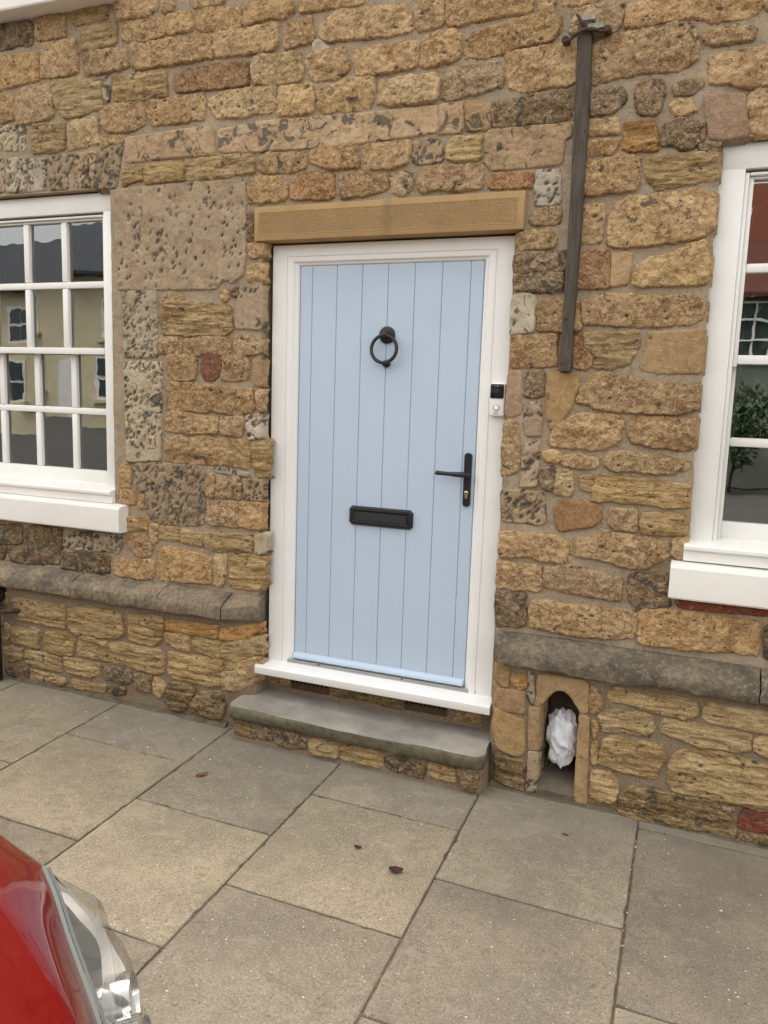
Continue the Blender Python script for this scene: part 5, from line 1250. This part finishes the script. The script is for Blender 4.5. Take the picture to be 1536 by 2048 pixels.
def sheet(name, rows, mat, parent, thick=.0, flip=False, mir=False):
    A = np.array(rows); 
    if mir: A = mirror(A)
    m, n = A.shape[:2]; F = []
    for i in range(m - 1):
        for k in range(n - 1): F.append((i * n + k, i * n + k + 1, (i + 1) * n + k + 1, (i + 1) * n + k))
    bm = bmesh.new(); vs = [bm.verts.new(p) for p in A.reshape(-1, 3)]
    for f in F:
        try: bm.faces.new([vs[i] for i in f])
        except ValueError: pass
    bmesh.ops.remove_doubles(bm, verts=bm.verts, dist=.0004)
    bmesh.ops.recalc_face_normals(bm, faces=bm.faces)
    bm.normal_update(); c = sum((v.co for v in bm.verts), Vector()) / len(bm.verts)
    if sum((f.calc_center_median() - Vector((c.x - .3, CY, -.2))).dot(f.normal) * f.calc_area() for f in bm.faces) < 0: bmesh.ops.reverse_faces(bm, faces=bm.faces)
    o = from_bm(name, bm, mat, parent, True, 60)
    if thick: md = o.modifiers.new('thickness', 'SOLIDIFY'); md.thickness = thick; md.offset = -1
    return o
Ed = [(-.15, -2.215, .69), (.3, -2.212, .645), (.6, -2.211, .603), (.793, -2.21, .565), (.856, -2.2135, .548), (.897, -2.213, .534), (.934, -2.212, .52)]
Se = [(.934, -2.212, .52), (.988, -2.245, .508), (1.043, -2.282, .492), (1.103, -2.319, .473), (1.155, -2.351, .455), (1.191, -2.376, .435), (1.23, -2.41, .412)]
Fr = [(1.23, -2.41, .412), (1.31, -2.55, .40), (1.36, -2.75, .395), (1.375, CY, .394)]
Cr = [(-.15, -2.40, .765), (.3, -2.365, .715), (.7, -2.345, .652), (.956, -2.351, .598), (1.023, -2.367, .585), (1.079, -2.384, .57), (1.135, -2.403, .55), (1.19, -2.424, .525), (1.219, -2.434, .50), (1.285, -2.56, .468), (1.33, -2.75, .452), (1.345, CY, .448)]
Md = [(-.15, CY, .83), (.3, CY, .785), (.7, CY, .715), (1.0, CY, .635), (1.2, CY, .55), (1.31, CY, .475), (1.33, CY, .455)]
N = 70
E_ = np.vstack([cr(Ed, 36)[:-1], cr(Se, 22)[:-1], cr(Fr, 13)]); C_ = cr_seg(Cr, [0, 3, 8, 11], [36, 22, 13]); M_ = cr_seg(Md, [0, 3, 4, 6], [36, 22, 13])
rows = []
for t_ in np.linspace(0, 1, 7): rows.append(E_ * (1 - t_) + C_ * t_ + np.array([0, 0, 1]) * .010 * math.sin(math.pi * t_))
# a rounded crease, then the domed middle of the bonnet
for t_ in (.02, .05, .1, .2, .35, .5, .65, .8, 1.0):
    z_ = np.array([0, 0, 1]) * .030 * math.sin(math.pi * min(1, t_) * .9) * (1 - t_ * .3); rows.append(C_ * (1 - t_) + M_ * t_ + z_)
full = np.array(rows); both = np.concatenate([full, mirror(full[::-1])[1:]], 0)
sheet('bonnet', both, M['car'], car)
# headlight, wing and bumper on both sides
Oo = [(.934, -2.212, .52), (.969, -2.187, .48), (.994, -2.155, .44), (.998, -2.152, .41), (1.012, -2.141, .38), (1.027, -2.136, .35), (1.067, -2.162, .32), (1.09, -2.175, .295), (1.14, -2.215, .27), (1.20, -2.29, .255)]
for mir in (False, True):
    T_ = (lambda A: mirror(np.asarray(A))) if mir else np.asarray
    hl = empty('headlight', tuple(T_(np.array([1.06, -2.25, .36]))), car)
    S_ = cr(Se, 30); O_ = cr(Oo, 30); tip = np.clip(np.arange(30) / 6, 0, 1)[:, None]
    low = O_ + np.array([-.012, -.004, -.075]) * tip
    out = np.array([.35, .75, .35])
    rows = [S_ * (1 - t_) + O_ * t_ + out * (.020 * math.sin(math.pi * t_)) * tip for t_ in np.linspace(0, 1, 10)] + [O_ * (1 - t_) + low * t_ + out * .008 * math.sin(math.pi * t_) * tip for t_ in (.35, .7, 1)]
    sheet('lens', rows, M['lens'], hl, mir=mir)
    # housing behind the lens: dark bezel hanging from the bonnet edge, pale bowl outside it, clear lamp at the rear tip
    Sb = cr(Se[1:], 22) + np.array([.006, .006, -.006]); Bz = cr([(.985, -2.205, .455), (1.005, -2.183, .405), (1.043, -2.217, .385), (1.089, -2.272, .37), (1.15, -2.34, .36)], 22)
    Ob = cr([(.992, -2.166, .425), (.998, -2.158, .40), (1.010, -2.151, .37), (1.025, -2.147, .342), (1.062, -2.171, .312), (1.088, -2.186, .287), (1.15, -2.245, .262)], 22)
    sheet('bezel', [Sb, Sb * .6 + Bz * .4 + np.array([0, .004, -.004]), Bz], M['bezel'], hl, mir=mir)
    sheet('bowl', [Bz, Bz * .6 + Ob * .4 + np.array([-.012, -.012, -.02]), Ob, Ob + np.array([-.01, -.02, -.05])], M['reflector'], hl, mir=mir)
    ia = cr([(.944, -2.211, .509), (.968, -2.214, .487), (.990, -2.215, .456)], 10); ib = cr([(.950, -2.203, .500), (.978, -2.183, .458), (.994, -2.166, .425)], 10); ic = cr([(.966, -2.197, .478), (.994, -2.183, .436), (1.004, -2.180, .402)], 10)
    sheet('indicator', [ia, ia * .5 + ic * .5 + np.array([-.003, -.004, -.004]), ic, ic * .5 + ib * .5 + np.array([-.006, -.006, -.008]), ib], M['reflector'], hl, mir=mir)
    sheet('trim', [S_ + np.array([-.001, -.002, .0015]), S_ + np.array([.001, .001, .003]), S_ + np.array([.0035, .0030, .002]), S_ + np.array([.0042, .0038, -.003])], M['trim'], hl, mir=mir)
    sheet('seal', [S_ + np.array([.0044, .0040, -.001]), S_ + np.array([.0075, .0068, -.0005]), S_ + np.array([.0085, .0078, -.008])], M['seal'], hl, mir=mir)
    for c0, rr in (((1.058, -2.176, .325), .034), ((1.13, -2.235, .31), .046)):
        ax = Vector((.80, .52, .18)).normalized(); u = ax.cross(Vector((0, 0, 1))).normalized(); v_ = ax.cross(u); bm = bmesh.new(); cc = Vector(c0)
        if mir: cc = Vector((cc.x, 2 * CY - cc.y, cc.z)); ax.y *= -1; u = ax.cross(Vector((0, 0, 1))).normalized(); v_ = ax.cross(u)
        rings = []
        for rad, off in ((rr * .35, -.030), (rr * .7, -.020), (rr * .9, -.004), (rr, .006), (rr * 1.08, .006), (rr * 1.12, -.002), (rr * 1.12, -.03)):
            rings.append([bm.verts.new(cc + ax * off + (u * math.cos(k * math.pi / 14) + v_ * math.sin(k * math.pi / 14)) * rad) for k in range(28)])
        for i in range(len(rings) - 1):
            for k in range(28): bm.faces.new((rings[i][k], rings[i][(k + 1) % 28], rings[i + 1][(k + 1) % 28], rings[i + 1][k]))
        bm.faces.new(rings[0]); bmesh.ops.recalc_face_normals(bm, faces=bm.faces); from_bm('lamp_bowl', bm, M['chrome'], hl, True, 40)
    # wing: from the bonnet edge down the side to the wheel arch
    Ew = cr(Ed, 30)
    w1 = Ew + np.array([0, .012, -.010]); w2 = Ew + np.array([0, .045, -.06]); w3 = np.stack([Ew[:, 0], np.full(30, -2.135), Ew[:, 2] - .16], 1); w3[-6:, 2] = np.maximum(w3[-6:, 2], .36)
    wz = []
    for x_, z_ in zip(Ew[:, 0], Ew[:, 2]):
        d2 = .345 ** 2 - (x_ - .50) ** 2; wz.append((ROADZ + .31) + math.sqrt(d2) if d2 > 0 else -.22)
    w5 = np.stack([Ew[:, 0], np.full(30, -2.140), np.array(wz)], 1); w4 = w3 * .5 + w5 * .5 + np.array([0, .008, 0])
    sheet('wing', [Ew, w1, w2, w3, w4, w5], M['car'], car, mir=mir)
    # doors and sill as one side panel, then the glasshouse
    xs_ = np.linspace(-2.75, -.152, 40); top = np.interp(xs_, [-2.75, -2.2, -.15], [.70, .72, .69]); rows = []
    for k, (yy, f) in enumerate(((-2.215, 1.0), (-2.150, .93), (-2.125, .70), (-2.130, .40), (-2.150, .16), (-2.175, .0))):
        zb = []
        for x_ in xs_:
            d2 = .345 ** 2 - (x_ + 2.08) ** 2; zb.append((ROADZ + .31) + math.sqrt(d2) if d2 > 0 else -.22)
        rows.append(np.stack([xs_, np.full(40, yy), np.array(zb) * (1 - f) + top * f], 1))
    sheet('side_panel', rows, M['car'], car, mir=mir)
    # side windows
    xs_ = np.linspace(-2.45, -.35, 30); tz = np.interp(xs_, [-2.45, -2.1, -1.2, -.9, -.35], [.95, 1.06, 1.10, 1.05, .74])
    sheet('side_window', [np.stack([xs_, np.full(30, -2.222), np.full(30, .70)], 1), np.stack([xs_, np.full(30, -2.30), np.full(30, .70) * .5 + tz * .5], 1), np.stack([xs_, np.full(30, -2.40), tz], 1)], M['bellglass'], car, mir=mir)
    for wx in (.50, -2.08):
        wy = 2 * CY + 2.155 if mir else -2.155; wz_ = ROADZ + .30; wh = empty('wheel', (wx, wy, wz_), car); sg = -1 if mir else 1
        bm = bmesh.new(); lathe(bm, [(.19, -.19 * sg), (.28, -.195 * sg), (.30, -.17 * sg), (.30, -.02 * sg), (.28, .0), (.20, -.004 * sg)], (wx, wy, wz_), 'Y', 36, False); from_bm('tyre', bm, M['tyre'], wh, True, 40)
        bm = bmesh.new(); lathe(bm, [(.195, -.02 * sg), (.18, -.012 * sg), (.16, -.03 * sg), (.05, -.02 * sg), (.02, -.012 * sg)], (wx, wy, wz_), 'Y', 30); from_bm('rim', bm, M['alu'], wh, True, 40)
# bumper and grille: from the headlight foot to under the nose
Bt = np.vstack([np.array([(.93, -2.138, .33), (1.0, -2.128, .28)]), cr([(1.027, -2.130, .262), (1.09, -2.165, .212), (1.14, -2.205, .195), (1.20, -2.28, .19), (1.26, -2.38, .25), (1.33, -2.55, .33), (1.38, -2.75, .36), (1.395, CY, .36)], 24)])
b1 = Bt + np.array([.02, .012, -.03]); b2 = Bt.copy(); b2[:, 2] = np.interp(Bt[:, 0], [.9, 1.4], [.05, .10]); b2 += np.array([.03, .02, 0]); b3 = b2.copy(); b3[:, 2] = -.12; b4 = b3 + np.array([-.05, -.04, -.12])
full = np.array([Bt, b1, b2, b3, b4]); both = np.concatenate([full, mirror(full[:, ::-1])[:, 1:]], 1); sheet('bumper', both, M['car'], car)
box('grille', 1.30, 1.372, CY - .42, CY + .42, .10, .39, M['carblack'], car, .02, 2)
bm = bmesh.new()
A = [(-.15, -2.40, .765), (-.15, CY, .83)]
ws = np.array([cr([(-.17, -2.25, .70), (-.13, -2.5, .79), (-.10, CY, .83)], 12), cr([(-.55, -2.33, .93), (-.48, -2.6, .99), (-.46, CY, 1.01)], 12), cr([(-.92, -2.42, 1.08), (-.86, -2.62, 1.13), (-.85, CY, 1.145)], 12)])
sheet('windscreen', np.concatenate([ws, mirror(ws[:, ::-1])[:, 1:]], 1), M['bellglass'], car)
rfp = np.array([cr([(x_, -2.41, z_ - .05), (x_, -2.6, z_), (x_, CY, z_ + .02)], 10) for x_, z_ in ((-.88, 1.125), (-1.3, 1.17), (-1.9, 1.16), (-2.4, 1.08), (-2.62, .95), (-2.72, .72), (-2.76, .3), (-2.72, -.2))])
sheet('roof', np.concatenate([rfp, mirror(rfp[:, ::-1])[:, 1:]], 1), M['car'], car)
box('underbody', -2.6, 1.2, -3.7, -2.2, -.26, -.12, M['carblack'], car, .02, 1); box('cabin_floor', -2.5, -.2, -3.62, -2.28, .0, .6, M['carblack'], car, .02, 1)

# ================================================================== ACROSS THE STREET (seen mirrored in the panes)
cream = empty('cream_house', (-19, -18, -.42)); tag(cream, 'cream rendered house with dark slate roof, mirrored in the left window', 'house')
box('wall', -32, -9, -24, -18, -.42, 4.75, M['render_cream'], cream, 0, 1)
extrude_profile('roof', [(-17.6, 4.70), (-21, 6.9), (-24.4, 4.70), (-24.4, 4.60), (-17.6, 4.60)], -32.3, -8.7, M['slate'], cream)
for cx in (-14.6, -26.5): box('chimney', cx - .6, cx + .6, -21.5, -20.5, 5.9, 7.9, M['brickfar'], cream, 0, 1)
for cx in (-30, -27, -24, -20.2, -16.6, -13, -10.6):
    for z0, z1 in ((.7, 2.1), (2.9, 4.1)):
        w_ = box('window', cx - .62, cx + .62, -18.02, -17.95, z0, z1, M['gloss'], cream, 0, 1)
        for k in range(2):
            for j in range(2): box('window_glass', cx - .52 + k * .54, cx - .02 + k * .54, -17.945, -17.93, z0 + .08 + j * (z1 - z0 - .08) / 2, z0 + (j + 1) * (z1 - z0 - .08) / 2, M['winfar'], w_, 0, 1)
        box('ledge', cx - .75, cx + .75, -17.99, -17.82, z0 - .12, z0 - .001, M['render_cream'], cream, 0, 1)
box('door', -18.9, -17.9, -18.02, -17.95, -.42, 1.75, M['gloss'], cream, 0, 1)
barn = empty('tiled_outbuilding', (2, -13, -.42)); tag(barn, 'low building with red pantile roof, mirrored in the right window', 'house')
box('wall', -4, 9, -18, -13, -.42, 3.25, M['grey_render'], barn, 0, 1)
extrude_profile('roof', [(-12.7, 3.18), (-15.5, 5.1), (-18.3, 3.18), (-18.3, 3.08), (-12.7, 3.08)], -4.2, 9.2, M['pantile'], barn)
box('chimney', 1.9, 2.6, -15.9, -15.1, 4.3, 5.9, M['brickfar'], barn, 0, 1)
for x0, x1, z0, z1 in ((1.0, 3.6, 1.7, 3.0), (-2.5, -.2, .6, 2.6), (5, 7.5, .6, 2.6)):
    w_ = box('window', x0, x1, -13.02, -12.96, z0, z1, M['winfar'], barn, 0, 1); nn = int((x1 - x0) / .26)
    for k in range(nn + 1): box('bar', x0 + k * (x1 - x0) / nn - .02, x0 + k * (x1 - x0) / nn + .02, -12.955, -12.92, z0, z1, M['gloss'], w_, 0, 1)
    for k in range(5): box('bar', x0, x1, -12.915, -12.89, z0 + k * (z1 - z0) / 4 - .02, z0 + k * (z1 - z0) / 4 + .02, M['gloss'], w_, 0, 1)

def shrub(x, y, r_, h_, label, seed):
    q = random.Random(seed); root = empty('shrub', (x, y, -.42)); tag(root, label, 'shrub', 'shrubs across the street')
    bm = bmesh.new(); tube(bm, [(x, y, -.42), (x + .03, y, .1), (x - .02, y + .02, h_ * .5)], [.035, .028, .012], 7); from_bm('stem', bm, M['wood'], root, True)
    V = []; F = []
    for k in range(900):
        d = Vector((q.gauss(0, 1), q.gauss(0, 1), q.gauss(0, 1))).normalized() * (q.random() ** .4); c = Vector((x + d.x * r_, y + d.y * r_, -.1 + (d.z * .5 + .5) * h_)); a = Vector((q.gauss(0, 1), q.gauss(0, 1), q.gauss(0, 1))).normalized() * .06; b = a.cross(Vector((q.gauss(0, 1), q.gauss(0, 1), q.gauss(0, 1))).normalized()).normalized() * .03; i = len(V)
        V += [tuple(c - a), tuple(c + b), tuple(c + a), tuple(c - b)]; F.append((i, i + 1, i + 2, i + 3))
    from_np('foliage', V, F, M['plant'], root, False)
shrub(2.0, -12.2, .55, 1.5, 'rounded green shrub before the tiled outbuilding, mirrored in the right window', 1); shrub(3.2, -12.3, .5, 1.2, 'lower green shrub before the tiled outbuilding, further along', 2)

# hedge added behind the house to block bright sky seen through the rooms
q = random.Random(8); V = []; F = []
for k in range(8000):
    c = Vector((q.uniform(-7, 6), 10.5 + q.uniform(-.5, .5), q.uniform(-.4, 3.6))); a = Vector((q.gauss(0, 1), q.gauss(0, 1), q.gauss(0, 1))).normalized() * .10; b = a.cross(Vector((q.gauss(0, 1), q.gauss(0, 1), q.gauss(0, 1))).normalized()).normalized() * .06; i = len(V)
    V += [tuple(c - a), tuple(c + b), tuple(c + a), tuple(c - b)]; F.append((i, i + 1, i + 2, i + 3))
hedge = empty('hedge', (-.5, 10.5, -.42)); tag(hedge, 'clipped green hedge added behind the house, blocking bright sky through the right window', 'hedge'); from_np('foliage', V, F, M['plant'], hedge, False)
box('inner_mass', -7, 6, 10.45, 10.75, -.42, 3.5, M['plant'], hedge, .05, 1)
